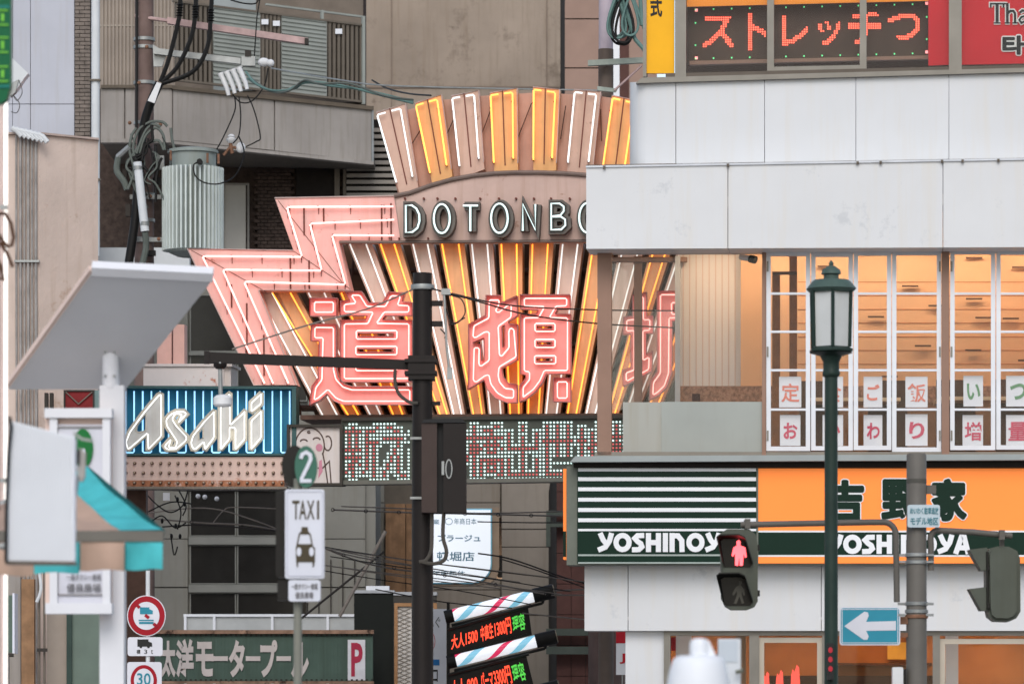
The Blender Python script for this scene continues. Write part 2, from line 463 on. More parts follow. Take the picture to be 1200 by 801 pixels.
# grey panel building, tile strip and drain pipe, top left
t = thing('panel_building', 'pale grey panelled building with drainpipe in the upper left corner', 'building', Vector((W(50, 0, 70).x, 70, 0)))
pl = P(70)
B().box(pl.at(-60, 0).x, pl.at(106, 0).x, 70.06, 70.7, 0, W(0, -90, 70).z).build('wall', M_joint, t)
for xa, xb in ((-60, 14.4), (15, 35.3), (36, 87)):
    for ya, yb in ((-90, 121.6), (122.4, 260), (261, 500)):
        B().rect(pl, xa, ya, xb, yb, 0, .06).build('wall_panel', M_grey, t)
mb = B()
for j in range(52):
    y = -20+j*4.6
    for xa, xb in ((87.8, 93), (93.6, 105.5)) if j % 2 else ((87.8, 99), (99.6, 105.5)):
        mb.rect(pl, xa, y, xb, y+3.8, .03, .08)
mb.build('tile_courses', mat('grey_brown_tile', S(120, 110, 102), .6, .15, 9), t, kind='stuff')
dp = thing('drain_pipe', 'white round drainpipe running down beside the tiled strip', 'pipe', W(112, 300, 69.6))
B().tube([W(112, -60, 69.6), W(112, 300, 69.6)], 5*69.6/F, 12).build('pipe', M_pipe, dp, True)
for y in (93.5, 210): B().rect(P(69.5), 104, y-1, 117.8, y+1.2, .0, .08).build('pipe_clip', M_bar, dp)

# office block low behind the gate, its shade put into the base colours
M_off = mat('grey_olive_panel', S(128, 126, 118), .7, .06, 1, streak=.15)
M_wind = mat('dark_window_glass', S(38, 37, 35), .12, .15, 1.5)
M_trans = mat('grey_transom', S(122, 122, 116), .5, .05)
t = thing('office_block', 'grey office block with dark window bands under the overhead wires', 'building', Vector((W(280, 0, 74).x, 74, 0)))
pl = P(74)
B().box(pl.at(95, 0).x, pl.at(440, 0).x, 74.06, 77, 0, W(0, 325, 74).z).build('wall', M_off, t)
for ya, yb in ((325, 560), (561, 630.5), (631.5, 687), (688.5, 801), (802, 838)):
    B().rect(pl, 172, ya, 220, yb, .03, .1).build('wall_panel', M_off, t)
    B().rect(pl, 361, ya, 428, yb, .02, .1).build('wall_panel', M_off, t)
for ya, yb in ((345, 412), (416, 470), (574, 628), (638, 684), (694, 728)):
    for xa, xb in ((222.5, 276.5), (278, 360)):
        w = B().rect(pl, xa, ya, xb, yb, .0, .04).build('window', M_wind, t)
        B().frame(pl, xa, ya, xb, yb, 1.2, .03, .05).build('frame', M_trans, w)
for ya, yb in ((412, 416), (560, 574), (628.5, 637.5), (684.5, 693.5)):
    B().rect(pl, 221, ya, 361, yb, .08, .12).build('transom', M_trans, t)
for i in range(6):
    B().rect(pl, 345+i*14, 655, 346.2+i*14, 720, .06, .08).build('wall_joint', M_joint, t)
B().rect(P(72), 112, 290, 222, 318, 0, .3).build('parapet', M_pipe, t)

# beige block with concrete pier, colours toned down for the shade under the gate
M_bei = mat('beige_grey_plaster', S(132, 124, 114), .85, .07, .9, streak=.2, bump=.15)
t = thing('beige_block', 'beige grey plaster block behind the striped barber lamps', 'building', Vector((W(540, 0, 82).x, 82, 0)))
pl = P(82)
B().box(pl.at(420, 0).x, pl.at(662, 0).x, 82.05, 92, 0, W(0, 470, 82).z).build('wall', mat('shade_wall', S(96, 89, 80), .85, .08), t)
for ya, yb in ((540, 619), (620.2, 640), (641, 720), (721, 838)):
    B().rect(pl, 588, ya, 648, yb, .15, .2).build('pier_panel', M_bei, t)
for ya, yb in ((540, 588), (589, 690), (691, 838)):
    B().rect(pl, 426, ya, 450, yb, .03, .1).build('wall_panel', M_off, t)
    B().rect(pl, 490, ya, 586, yb, .03, .1).build('wall_panel', M_bei, t)
B().rect(pl, 452, 590, 475, 700, .3, .3).build('board', mat('brown_board', S(140, 108, 80), .7, .15, 6, streak=.3), t)
B().rect(pl, 476, 590, 486, 700, .26, .3).build('board', mat('brown_board', S(140, 108, 80)), t)

# dark brown tiled building beside the gyudon shop
t = thing('maroon_building', 'dark maroon tiled building with round column left of the white fascia', 'building', Vector((W(690, 0, 66).x, 66, 0)))
pl = P(66)
B().box(pl.at(652, 0).x, pl.at(800, 0).x, 66.05, 80, 0, W(0, 520, 66).z).build('wall', M_joint, t)
for j in range(8):
    y = 540+j*36
    for xa, xb in ((652.5, 669), (669.6, 686), (686.6, 703), (703.6, 720), (720.6, 740)):
        B().rect(pl, xa, y, xb, min(838, y+35.3), .0, .05).build('tile', M_maroon, t)
for ya, yb in ((598, 604), (611, 617), (736, 744), (757, 766)):
    B().rect(pl, 640, ya, 700, yb, .25, .12).build('green_ledge', mat('green_grey_steel', S(74, 80, 72), .5), t)
B().rect(pl, 640, 598, 645, 640, .26, .1).build('green_ledge', mat('green_grey_steel', S(74, 80, 72)), t)
B().lathe((W(712, 0, 63).x, 63.5, .13), [(.29, 0), (.29, W(0, 737, 63).z-.13)], 20).build('round_column', mat('brown_column', S(92, 74, 68), .5, .1, 4), t, True)
s = thing('shop_banner', 'small red and white shop banner beside the white pillar', 'sign', W(729, 801, 58))
B().rect(P(58), 722, 741, 736, 790, 0, .03).build('panel', M_white, s)
B().rect(P(58), 722, 739, 736, 753, .01, .03).build('red_band', mat('sign_red', S(190, 30, 44), .4, .04), s)
text('J', P(58), 726, 765, 733, 777, .012, 'lettering', mat('sign_red', S(190, 30, 44)), s, .02)
B().rect(P(58), 728.6, 790, 729.8, 838, -.01, .03).build('post', M_steel, s)

# stuccoed building on the left
M_stucco = mat('warm_stucco', S(198, 180, 168), .9, .06, 1.0, streak=.22, bump=.8, spot=S(172, 148, 132), spot_amt=.06, spot_scale=1.6)
t = thing('stucco_building', 'weathered pinkish stucco wall with vertical conduits on the left', 'building', Vector((W(40, 0, 50).x, 50, 0)))
pl = P(50)
def prism(pts, z0, z1):
    n = len(pts)
    return B().add([(x, y, z0) for x, y in pts]+[(x, y, z1) for x, y in pts], [tuple(range(n))[::-1], tuple(range(n, 2*n))]+[(i, (i+1) % n, n+(i+1) % n, n+i) for i in range(n)])
def fx(px, D): return (px-600)/F*D
foot = [(fx(-160, 50), 50), (fx(46, 50), 50), (fx(115, 50.5), 50.5), (fx(108, 54), 54), (fx(-160, 54), 54)]
prism(foot, 0, W(0, 158, 50).z).build('wall', M_stucco, t)
prism([(fx(-162, 49.95), 49.95), (fx(46.5, 49.95), 49.95), (fx(116, 50.45), 50.45), (fx(108, 54), 54), (fx(-160, 54), 54)], W(0, 158, 50).z+.002, W(0, 155.5, 50).z).build('parapet_cap', mat('cap_stucco', S(178, 160, 150), .8, .1, 3), t)
for i, x in enumerate((19, 24, 28.5, 33, 37.5, 42)):
    B().tube([pl.at(x, 158, .04), pl.at(x, 306, .04), pl.at(x+.6, 520, .04), pl.at(x, 800, .04)], .012+.005*(i % 2), 6).build('conduit', mat('grey_conduit', S(150, 146, 142), .6, .15, 6), t, True)
B().rect(pl, 16.5, 304.5, 46, 307, .07, .06).build('conduit_clip', M_steel, t)
for i in range(7):
    p = pl.at(14+i*5, 150+i*1.2, .12)
    B().tube([p, p+Vector((.06, 0, -.03)), p+Vector((.12, 0, -.10))], .035, 8).build('cable_gland', M_pipe, t, True)
B().rect(P(49), 84, 712, 118, 838, 0, .1).build('door', mat('dull_green_door', S(98, 112, 102), .5, .06), t)
B().rect(P(49), 78, 706, 84, 838, .05, .1).build('door_frame', mat('dark_green_frame', S(50, 66, 60), .5), t)
B().rect(P(48.8), 25, 678, 40, 838, 0, .15).build('timber_post', mat('brown_board', S(140, 108, 80)), t)
for x in (46, 52): B().tube([W(x, 640, 48.7), W(x, 836, 48.7)], .014, 8).build('drain_tube', M_bar, t, True)
B().rect(P(48.6), 43.5, 759, 55, 763, 0, .05).build('tube_clip', M_joint, t)
B().rect(P(49), 3, 672, 24, 838, 0, .1).build('lower_panel', M_conc2, t)
B().rect(P(49), 55, 640, 78, 838, -.02, .1).build('lower_panel', M_tan, t)
B().tube(spline([W(46, 668, 48.6), W(48, 690, 48.6), W(43, 705, 48.6)], 5), .02, 8).build('vent_pipe', M_pipe, t, True)
s = thing('extractor_box', 'dark red fan box with diagonal brace above the white sign frame', 'fan box', W(92, 482, 49))
B().rect(P(49), 76, 458, 109, 500, 0, .3).build('body', mat('dark_red', S(120, 34, 36), .6, .15, 5), s)
B().frame(P(49), 74.5, 456.5, 110.5, 501, 2, .02, .05).build('frame', M_joint, s)
B().ribbon(P(49), [(77, 459), (92, 473), (108, 459)], 1.2, .03, .02).build('brace', M_bar, s)
B().rect(P(49), 110.5, 457, 116, 501, .0, .3).build('side_panel', mat('teal_grey', S(110, 130, 128)), s)
for x in (52, 58): B().rect(P(49), x, 460, x+4, 482, 0, .1).build('fixing', M_joint, s)
s = thing('wall_camera', 'white boxy wall camera beside the green lettered sign', 'camera', W(20, 112, 40))
B().poly(P(40), [(12, 66), (33, 86), (28, 92), (20, 104), (12, 112)], 0, .15).build('housing', M_pipe, s)
B().poly(P(40), [(12, 98), (22, 93), (18, 108), (12, 113)], .02, .1).build('hood', M_steel, s)
B().tube(spline([W(22, 94, 39.9), W(26, 108, 39.9), W(20, 118, 39.9), W(16, 112, 39.9), W(23, 122, 39.9), W(20, 132, 39.9), W(13, 131, 39.9)], 5), .004, 5).build('cable', M_joint, s, True)

# ------------------------------------------------------------------ neon gate sign over the street
G = Pl(55, 560, -.12)
N_pink = glow('pink_neon', (1.0, .35, .30), 1.95, (.8, .6, .58))
N_orange = glow('orange_neon', (1.0, .27, .02), 2.3, (.8, .5, .2))
N_white = glow('white_neon', (.95, 1.0, .96), .72, (.8, .8, .8))
N_mint = glow('mint_neon', (.70, 1.0, .96), .70, (.75, .8, .8))
M_pinkpanel = mat('pink_glow_sign_sheet', S(232, 184, 174), .55, .06, 1.6, streak=.14, spot=S(168, 112, 92), spot_amt=.0, spot_scale=5)  # pink of the neon glow partly put into the sheet colour
M_tanpanel = mat('tan_sign_sheet', S(200, 166, 148), .55, .07, 2.2, streak=.2, spot=S(140, 100, 80), spot_amt=.02, spot_scale=5)
M_banner = mat('banner_sheet', S(196, 168, 156), .5, .06, 1.8, streak=.18, spot=S(150, 110, 92), spot_amt=.02, spot_scale=4)
M_fin_o = mat('ochre_glow_fin_sheet', S(214, 172, 128), .5, .06, 2.2, streak=.2)  # tan fin with the orange neon glow painted into its colour
M_fin_w = mat('pale_fin_sheet', S(206, 184, 170), .5, .06, 2.2, streak=.2)
M_redtray = mat('red_letter_tray', S(244, 160, 152), .5, .06, 2.5, streak=.08)
M_redwall = mat('dark_red_tray_wall', S(206, 72, 72), .5, .1, 3)
M_edge = mat('aluminium_edge', S(190, 168, 160), .4, .08, 6, metal=.3)
M_brownsteel = mat('brown_steel', S(92, 70, 60), .6, .12, 4)
M_lettergrey = mat('letter_channel_grey', S(104, 98, 92), .55, .12, 7)
M_letterdark = mat('letter_channel_shade', S(70, 64, 60), .6, .12, 7)
M_sock = mat('tube_socket', S(110, 62, 52), .6, .1)

gate = thing('neon_gate_sign', 'huge pink and orange neon arch sign with red kanji spanning the street', 'neon sign', Vector((G.at(520, 0).x, 55.3, 0)))
# steel behind; dark sheet added so the gaps between fins read dark
B().poly(G, [(306, 345), (400, 287), (860, 285), (860, 492), (372, 492)], -1.0, .08).build('back_sheet', mat('dark_gap_sheet', S(120, 92, 72), .7, .2, 3), gate)
for y in (318, 404, 478):
    B().tube([G.at(330 if y > 330 else 400, y, -.8), G.at(860, y, -.8)], .045, 8).build('steel_rail', M_brownsteel, gate, True)
for i in range(13):
    x = 352+i*41
    B().tube([G.at(x, 486, -.72), G.at(x+22 if i % 2 else x-22, 300 if i % 2 else 340, -.72)], .02, 6).build('steel_brace', M_brownsteel, gate, True)
# fins with their tube pairs
RAYS = [('w', 272, 378, 289, 395), ('o', 284, 408, 309, 420), ('w', 333, 434, 354, 446), ('o', 376, 461, 396, 472), ('w', 410, 493, 429, 504),
        ('o', 446, 516, 462, 524), ('w', 484, 532, 501, 541), ('o', 518, 555, 537.5, 565), ('w', 553, 575, 571, 587), ('o', 587.5, 598, 605.5, 608),
        ('o', 624, 619, 642, 631), ('w', 659.5, 640, 677, 652), ('o', 695.5, 665, 713, 675), ('w', 731, 687, 750, 697), ('o', 768, 713, 783, 720),
        ('w', 800, 733, 818, 742), ('o', 833, 757, 850, 766)]
for k, (c, at_, ab, bt, bb) in enumerate(RAYS):
    y0 = 284.5; 
    if k < 4:                                 # the leftmost fins start under the pink arrow
        y0 = 341.5; f = (y0-284.5)/202.5
        at2, bt2 = at_+(ab-at_)*f, bt+(bb-bt)*f
    else: at2, bt2 = at_, bt
    fin = B().poly(G, [(at2-3.5, y0), (bt2+6.5, y0), (bb+4, 487), (ab-2.5, 487)], -.28, .28).build('fin', M_fin_o if c == 'o' else M_fin_w, gate)
    for xt, xb in ((at2, ab), (bt2, bb)):
        B().ptube(G, [(xt, y0+1.5), (xt+(xb-xt)*.5, (y0+487)/2), (xb, 486)], .0105, -.21, 6).build('neon_tube', N_orange if c == 'o' else N_white, fin, True)
        sk = B()
        for f in (.12, .5, .9):
            p = G.at(xt+(xb-xt)*f, y0+(487-y0)*f, -.28); sk.tube([p, p+G.n*.07], .012, 6)
        sk.build('tube_socket', M_sock, fin, kind='stuff')
# pink arrow panel
ARROW = [(322, 232), (462, 229.5), (470, 283), (397, 283), (411, 340), (303, 340), (347.5, 451), (297.5, 451), (219.5, 291), (344, 293.5)]
ap = B().poly(G, ARROW, 0, .32).build('arrow_panel', M_pinkpanel, gate)
B().ptube(G, ARROW, .012, .01, 6, True).build('edge_trim', M_edge, ap)
for pts in ([(461, 242), (336, 242.5), (354, 301), (237, 300), (310, 449)], [(462, 257.5), (363, 262), (377, 317), (261, 316), (320, 449)], [(462, 276), (389, 275.5), (405, 333.5), (286, 330), (338, 449)]):
    B().ptube(G, rnd(pts, False), .0135, .07, 6).build('neon_tube', N_pink, ap, True)
    sk = B()
    for i in range(len(pts)-1):
        for f in (.08, .4, .7, .97):
            q = (pts[i][0]+(pts[i+1][0]-pts[i][0])*f, pts[i][1]+(pts[i+1][1]-pts[i][1])*f)
            a = G.at(q[0], q[1], 0); sk.tube([a, a+G.n*.075], .013, 6)
            sk.tube([a+G.n*.004, a+G.n*.004-Vector((0, 0, .10))], .005, 4)
    sk.build('tube_socket', M_sock, ap, kind='stuff')
for a, b in (((326, 235), (405, 336)), ((224, 293), (312, 342)), ((344, 294), (411, 339))):
    B().ribbon(G, [a, b], .7, .004, .006).build('sheet_seam', M_sock, ap)
for xa, ya, yb in ((271, 333, 360), (289, 355, 415), (309, 392, 440), (340, 302, 338), (356, 242, 275), (379, 243, 262), (447, 240, 282), (458, 238, 282), (362, 305, 338)):
    B().ribbon(G, [(xa, ya), (xa+.3, yb)], 1.6, .02, .025).build('conduit_strip', M_sock, ap)
# arched banner with the channel letters
ARCH = [(462, 229.5), (480, 226), (505, 217), (530, 210), (555, 205.5), (580, 203), (605, 202), (630, 202), (660, 203), (687, 205), (720, 209), (760, 217), (800, 229)]
bn = B().poly(G, ARCH+[(800, 281), (470, 283)], .002, .34).build('banner_panel', M_banner, gate)
B().ptube(G, ARCH, .03, .02, 8).build('arch_moulding', mat('arch_trim', S(120, 104, 96), .5, .1), bn, True)
B().ptube(G, [(398, 283.6), (470, 283.6), (800, 281.6)], .022, .02, 6).build('lower_moulding', mat('arch_trim', S(120, 104, 96)), bn, True)
def Z5(p): return (455+p[0]/5.106, 215+p[1]/5.106)
LET = [[([(105, 130), (140, 130), (168, 150), (185, 185), (187, 225), (175, 265), (145, 290), (105, 293)], True)],
       [(ell(320, 210, 48, 87, 22), True)], [([(447, 132), (537, 132)], False), ([(491, 132), (491, 285)], False)],
       [(ell(665, 208, 50, 88, 22), True)], [([(805, 283), (805, 122), (880, 278), (880, 124)], False)],
       [([(975, 195), (975, 120), (1025, 120), (1050, 138), (1050, 165), (1030, 190)], True), ([(975, 200), (1032, 198), (1058, 215), (1060, 250), (1035, 275), (975, 277)], True)],
       [(ell(1190, 205, 48, 88, 22), True)]]
for parts in LET:
    body = B(); dark = B(); neon = B()
    for k, (pts, cl) in enumerate(parts):
        sh = [Z5((x+9, y+2)) for x, y in pts]
        body.ribbon(G, sh, 9.8, .17+.001*k, .16, cl)
        dark.ribbon(G, [Z5((x+3, y)) for x, y in pts], 5.0, .178+.001*k, .01, cl)  # dark strip on the face paints the shaded inside of the channel
        neon.tube([G.at(*Z5(p), .22) for p in pts], .0135, 6, cl)
    L_ = body.build('channel_letter', M_lettergrey, bn)
    dark.build('letter_recess_shade', M_letterdark, L_); neon.build('neon_tube', N_mint, L_, True)
for x in (475, 497, 513, 534, 563, 585, 605, 626, 646, 668):
    p = G.at(x, 233, .0); B().tube([p, p+G.n*.05], .016, 6).build('anchor_bolt', M_sock, bn)
for x in (468, 502, 522, 590):
    p = G.at(x, 279.5, .0); B().tube([p, p+G.n*.04], .014, 6).build('anchor_bolt', M_sock, bn)
# crown
cr = B().poly(G, [(467, 229), (445, 142), (470, 131), (520, 117), (570, 112), (620, 109), (660, 110), (705, 113), (760, 122), (740, 214)]+[(x, y+1) for x, y in ARCH[9:0:-1]], -.17, .2).build('crown_panel', mat('crown_back_sheet', S(190, 150, 132), .55, .08, 2.2, streak=.25), gate)
BOX = [('w', (441, 132), (475, 121.5), (489, 212), (466, 219)), ('o', (486.5, 121), (517.5, 111), (529, 198), (505, 208)), ('w', (529, 112.5), (561, 106), (567, 190), (539, 200)),
       ('o', (574, 109), (606, 103.5), (607, 191), (579, 196)), ('o', (624.5, 102), (656, 105), (652, 191), (625, 193)), ('w', (672.5, 105), (704, 107.5), (695, 196), (665, 196)),
       ('o', (717, 112), (748, 118), (737, 206), (706, 200))]
for c, tl, tr, br, bl in BOX:
    br_, bl_ = [(p[0]+(p[0]-q[0])*.10, p[1]+(p[1]-q[1])*.10) for p, q in ((br, tr), (bl, tl))]
    bx = B().poly(G, [tl, tr, br_, bl_], .0, .165).build('crown_box', mat('orange_box_sheet', S(222, 168, 112), .5, .07, 2.2, streak=.2) if c == 'o' else M_tanpanel, gate)
    B().ptube(G, [tl, tr, br], .010, .005, 5).build('edge_trim', M_edge, bx)
    def L2(a, b, f): return (a[0]+(b[0]-a[0])*f, a[1]+(b[1]-a[1])*f)
    a = L2(bl, tl, .06); b = L2(tl, tr, .03); d_ = L2(tr, tl, .17); e = L2(L2(br, bl, .20), L2(tr, tl, .17), .07)
    b = (b[0], b[1]+3); d_ = (d_[0], d_[1]+4)
    u = L2(b, d_, .36); v = L2(b, d_, .62)
    m = N_orange if c == 'o' else N_white
    B().ptube(G, rnd([a, b, u], False), .0125, .07).build('neon_tube', m, bx, True)
    B().ptube(G, rnd([v, d_, e], False), .0125, .07).build('neon_tube', m, bx, True)
    B().ribbon(G, [L2(tl, tr, .46), L2(bl, br, .46)], 1.2, .012, .012).build('sheet_seam', M_sock, bx)
    sk = B()
    for q in (a, e, L2(a, b, .8), L2(e, d_, .85)):
        p = G.at(q[0], q[1], 0); sk.tube([p, p+G.n*.075], .014, 6)
    sk.build('tube_socket', M_sock, bx, kind='stuff')
for i in range(6):
    a = BOX[i][2]; b = BOX[i+1][4]
    B().tube([G.at(a[0]+1, a[1]+58, -.09), G.at(b[0]-2, b[1]-72, -.09)], .008, 5).build('stay_rod', M_brownsteel, gate, True)
# kanji trays
def tray(parts, name, neon=None, off=3.6, loops_extra=()):
    root = None
    for outer, holes in parts:
        b = B().poly(G, outer, .10, .10, holes)
        o = b.build(name, M_redtray, gate)
        w = B().wall(G, outer, .10, .185)
        for h in holes: w.wall(G, h, .10, .185)
        w.build('tray_wall', M_redwall, o)
        e = B().ptube(G, outer, .006, .185, 5, True)
        for h in holes: e.ptube(G, h, .005, .185, 5, True)
        e.build('tray_edge', mat('tray_edge_metal', S(176, 136, 132), .4, .1, 6, metal=.2), o)
        if neon is None:
            nn = B().ptube(G, rnd(inset(outer, off)), .0098, .165, 6, True)
            for h in holes: nn.ptube(G, rnd(inset(h, -3.0)), .0098, .165, 6, True)
            nn.build('neon_tube', N_pink, o, True)
        else:
            nn = B()
            for pts, cl in neon: nn.ptube(G, rnd(pts, cl), .0098, .165, 6, cl)
            nn.build('neon_tube', N_pink, o, True)
def Zs(ox, oy, s): return lambda L: [(ox+x/s, oy+y/s) for x, y in L]
z = Zs(355, 330, 5.34)
def rc(x0, y0, x1, y1): return [(x0, y0), (x1, y0), (x1, y1), (x0, y1)]
tray([(z(rc(48, 103, 215, 215)), [])], 'kanji_stroke_tray', off=4.6)
tray([(z([(55, 264), (212, 266), (212, 545), (225, 600), (262, 640), (310, 655), (690, 655), (690, 768), (250, 768), (195, 745), (155, 702), (110, 742), (45, 775), (60, 655), (98, 605), (104, 372), (52, 372)]), [])], 'kanji_stroke_tray', off=4.0)
tray([(z([(237, 122), (296, 116), (264, 62), (368, 62), (412, 132), (503, 132), (540, 64), (640, 70), (622, 126), (685, 130), (685, 212), (520, 212), (500, 240), (685, 242), (685, 628), (237, 628), (237, 242), (392, 240), (405, 212), (237, 210)]),
      [z(rc(350, 322, 572, 342)), z(rc(347, 420, 572, 440)), z(rc(347, 520, 572, 540))])], 'kanji_stroke_tray', off=4.2)
z = Zs(540, 335, 5.34)
tray([(z([(160, 60), (250, 60), (252, 108), (355, 62), (357, 188), (302, 220), (302, 238), (357, 240), (357, 462), (258, 514), (266, 566), (300, 608), (355, 616), (355, 730), (290, 730), (215, 700), (165, 645), (148, 587), (45, 650), (52, 520), (50, 242), (156, 186)]),
      [z([(76, 357), (148, 326), (148, 462), (131, 470), (129, 366)]), z([(259, 256), (276, 247), (276, 376), (262, 386)])])], 'kanji_stroke_tray',
     neon=[(z([(235, 168), (216, 155), (238, 118), (240, 88), (178, 88), (176, 200), (82, 250), (76, 318), (92, 324), (152, 286), (178, 288), (178, 465), (125, 503), (113, 490), (115, 388), (84, 386), (78, 590), (95, 602), (152, 560), (176, 555), (188, 612), (228, 668), (280, 698), (330, 700), (330, 646), (276, 640), (242, 600), (234, 560), (240, 506), (346, 442), (332, 272), (310, 262), (300, 285), (302, 385), (256, 440), (242, 432), (234, 252), (314, 195), (316, 122), (298, 118)]), True)])
tray([(z([(375, 55), (685, 55), (685, 145), (608, 148), (592, 176), (690, 178), (690, 550), (537, 550), (515, 602), (470, 662), (405, 712), (368, 728), (368, 626), (408, 578), (408, 556), (375, 550), (375, 178), (474, 176), (488, 150), (375, 146)]),
      [z(rc(480, 250, 574, 268)), z(rc(480, 350, 574, 368)), z(rc(478, 452, 578, 470))])], 'kanji_stroke_tray', off=4.2)
tray([(z(rc(580, 575, 690, 725)), [])], 'kanji_stroke_tray', off=4.6)
z = Zs(690, 290, 4.0)
tray([(z([(205, 226), (272, 210), (272, 322), (302, 320), (302, 402), (270, 404), (270, 502), (300, 486), (296, 580), (162, 652), (158, 576), (197, 562), (197, 406), (160, 408), (163, 326), (205, 322)]), [])], 'kanji_stroke_tray', off=4.0)
tray([(z([(320, 205), (560, 205), (560, 345), (392, 345), (390, 590), (368, 655), (330, 692), (283, 717), (288, 626), (320, 582)]), [z(rc(400, 270, 480, 300))])], 'kanji_stroke_tray', off=4.0)
# lower steel tray and posts carrying the arch
B().poly(G, [(352, 486), (860, 483), (860, 488.5), (352, 491.5)], -.05, .9).build('lower_beam', M_brownsteel, gate)
B().rect(Pl(55.9, 160), 148, 560, 171, 838, 0, .3).build('gate_post', M_brownsteel, gate)
p = G.at(820, 500, -.6); B().box(p.x, p.x+.25, p.y, p.y+.25, 0, p.z).build('gate_post', M_brownsteel, gate)

# ------------------------------------------------------------------ dot matrix board under the arch
led = thing('dot_matrix_board', 'long dot matrix board with red and white dots under the neon arch', 'display', G.at(560, 568, -.1))
M_ledback = mat('display_green_grey', S(78, 82, 74), .5, .08, 3)
B().poly(G, [(400, 491), (800, 486.5), (800, 561.5), (400, 567)], .0, .35).build('housing', M_ledback, led)
B().poly(G, [(400, 562.5), (800, 557), (800, 562), (400, 567.6)], .05, .3).build('lower_ledge', mat('ledge_grey', S(104, 104, 96), .5, .06), led)
B().poly(G, [(400, 489), (800, 485), (800, 489), (400, 493)], .05, .2).build('upper_ledge', mat('ledge_dark', S(64, 60, 54), .5), led)
LB = ["." "WWW....WWWWWWW....", "WWRWWWWWWRWWRRWWW..", "RRRRRWRRRWWWWWRRW.W", "WRWRWWRWWWWWWWWWWWW", "WRWRWWRWWWWRRRRRRW.", "WRWRWWRRRRWWWWWRWWW", "WRWRWWRWRWW..WWRW..", "RRRRRWRWRW...WRWW.W", "WWRWWWRWRW..WWRWW.W",
      "RRRRRWRWRW..WRWRW.W", "WWRRWWRWRW.WWRWRW.W", "WRRWRWRWRW.WRWWRW.W", "WRRWWWRWRWWWRWWRW.W", "RWRWWRWWRWWRWWWRWWW", "WWRWWWWWRWWRW.WWRRW", ".WWW...WWWWWW..WWWW"]
RB = [".WWW...WWWW....WWW....WWWWWWWWW......WW", ".WRWWWWWRRW....WRW....WRWWRWWRW.WWW..WR", "WWRWWRRRWWWWWW.WRW.WWWWRWWRWWRW.WRWWWWR", "WWRWWWWRWWWWRW.WWW.WRWWRWWRWWRW.WRWWRWR", "RRRRRRRRRRRWRW.WRW.WRWWRWWRWWRWWWRWWRWR", "WWRWWWRWRWWWRW.WRW.WRWRRRRRRRRRWRRRWRWR", "WRRRWRRRRRWWRWWWRWWWRWWRWWRWWRWWWRWWRRR",
      "WRRRRWRWRWRWRRRRRRRRRWWRWWRWWRW.WRWRRWR", "WRRRWWRRRWWWWWWWRWWWWWWRWWRWWRW.WRWWRWR", "RWRWWWWWWWWWWW.WRW.WWWWRWWRWWRW.WRWWRWR", "RWRWRRRRRRRWRW.WRW.WRWWRW...........WRW", "WWRWRWRRRWRWRW.WRW.WRWWRWWWWWWWWWWWWRWW", ".WRWRWRWRWRWRW.WRW.WRWWRW........W..WRW", ".WRWRWRRRWRWRWWWRWWWRWWRWWWWWWWWWWWWRWW", ".WRWRWWWWRRWRRRRRRRRRWWRRRRRRRRRRRRWRRR", ".WWWWW..WWWWWWWWWWWWWWWWWWWWWWWWWWWWWWW"]
dw = B(); dr = B()
def dot(mb, x, y, r=1.18):
    pts = [(x+r*math.cos(R(22.5+45*i)), y+r*math.sin(R(22.5+45*i))) for i in range(8)]
    fr = [G.at(*q, .012) for q in pts]; n = len(mb.v); mb.v += [tuple(p) for p in fr]+[tuple(p-G.n*.012) for p in fr]
    mb.f.append(tuple(n+i for i in range(8))[::-1])
    for i in range(8): mb.f.append((n+i, n+(i+1) % 8, n+8+(i+1) % 8, n+8+i))
def dots(rows, x0, y0, dx=4.07, dy=4.33, slope=-.009):
    for j, row in enumerate(rows):
        for i, c in enumerate(row):
            if c in 'WR': dot(dw if c == 'W' else dr, x0+i*dx, y0+j*dy+slope*i*dx)
dots(LB, 405.5, 496.8); dots(RB, 547.5, 495.6)
dots([r[:13] for r in RB], 547.5+41*4.07, 494.2)
dots([r[3:14] for r in LB], 494, 496.0)
dw.build('lit_dots', glow('white_dots', (.66, 1.0, .95), .92, (.7, .8, .78)), led, kind='stuff')
dr.build('lit_dots', glow('red_dots', (.85, .16, .15), .42, (.5, .1, .1)), led, kind='stuff')

# portrait light box at the end of the board
pp = thing('portrait_light_box', 'square white light box with line drawing of a smiling bald head', 'sign', G.at(368, 569, 0))
B().frame(G, 336, 497, 401, 568.5, 3, .12, .3).build('frame', mat('ledge_dark', S(64, 60, 54)), pp)
B().rect(G, 338.5, 500, 398.5, 565.5, .06, .2).build('panel', mat('aged_white', S(214, 206, 202), .5, .04, 2, streak=.1), pp)
M_ink = mat('brown_ink', S(92, 76, 70), .7)
for pts in (ell(363, 522, 17, 21, 22, 150, 390), [(378, 530), (381, 545), (384, 566)], [(346, 528), (349, 540), (362, 546)], ell(384, 519, 4.5, 8.5, 12, -120, 150), ell(356, 517, 4, 2.5, 8, 180, 360), ell(371, 515, 4, 2.5, 8, 180, 360),
            ell(362, 506, 1.5, 1.2, 8), [(352, 546), (349, 566)], [(372, 548), (378, 548), (386, 540), (388, 566)]):
    B().ribbon(G, pts, 1.5, .066, .005).build('ink_line', M_ink, pp)
B().poly(G, ell(374, 524, 4, 4.5, 16), .067, .006).build('pink_patch', mat('pink_ink', S(206, 140, 158)), pp)
B().poly(G, [(374, 540), (377, 538), (378, 552), (373, 560)], .067, .006).build('pink_patch', mat('pink_ink', S(206, 140, 158)), pp)

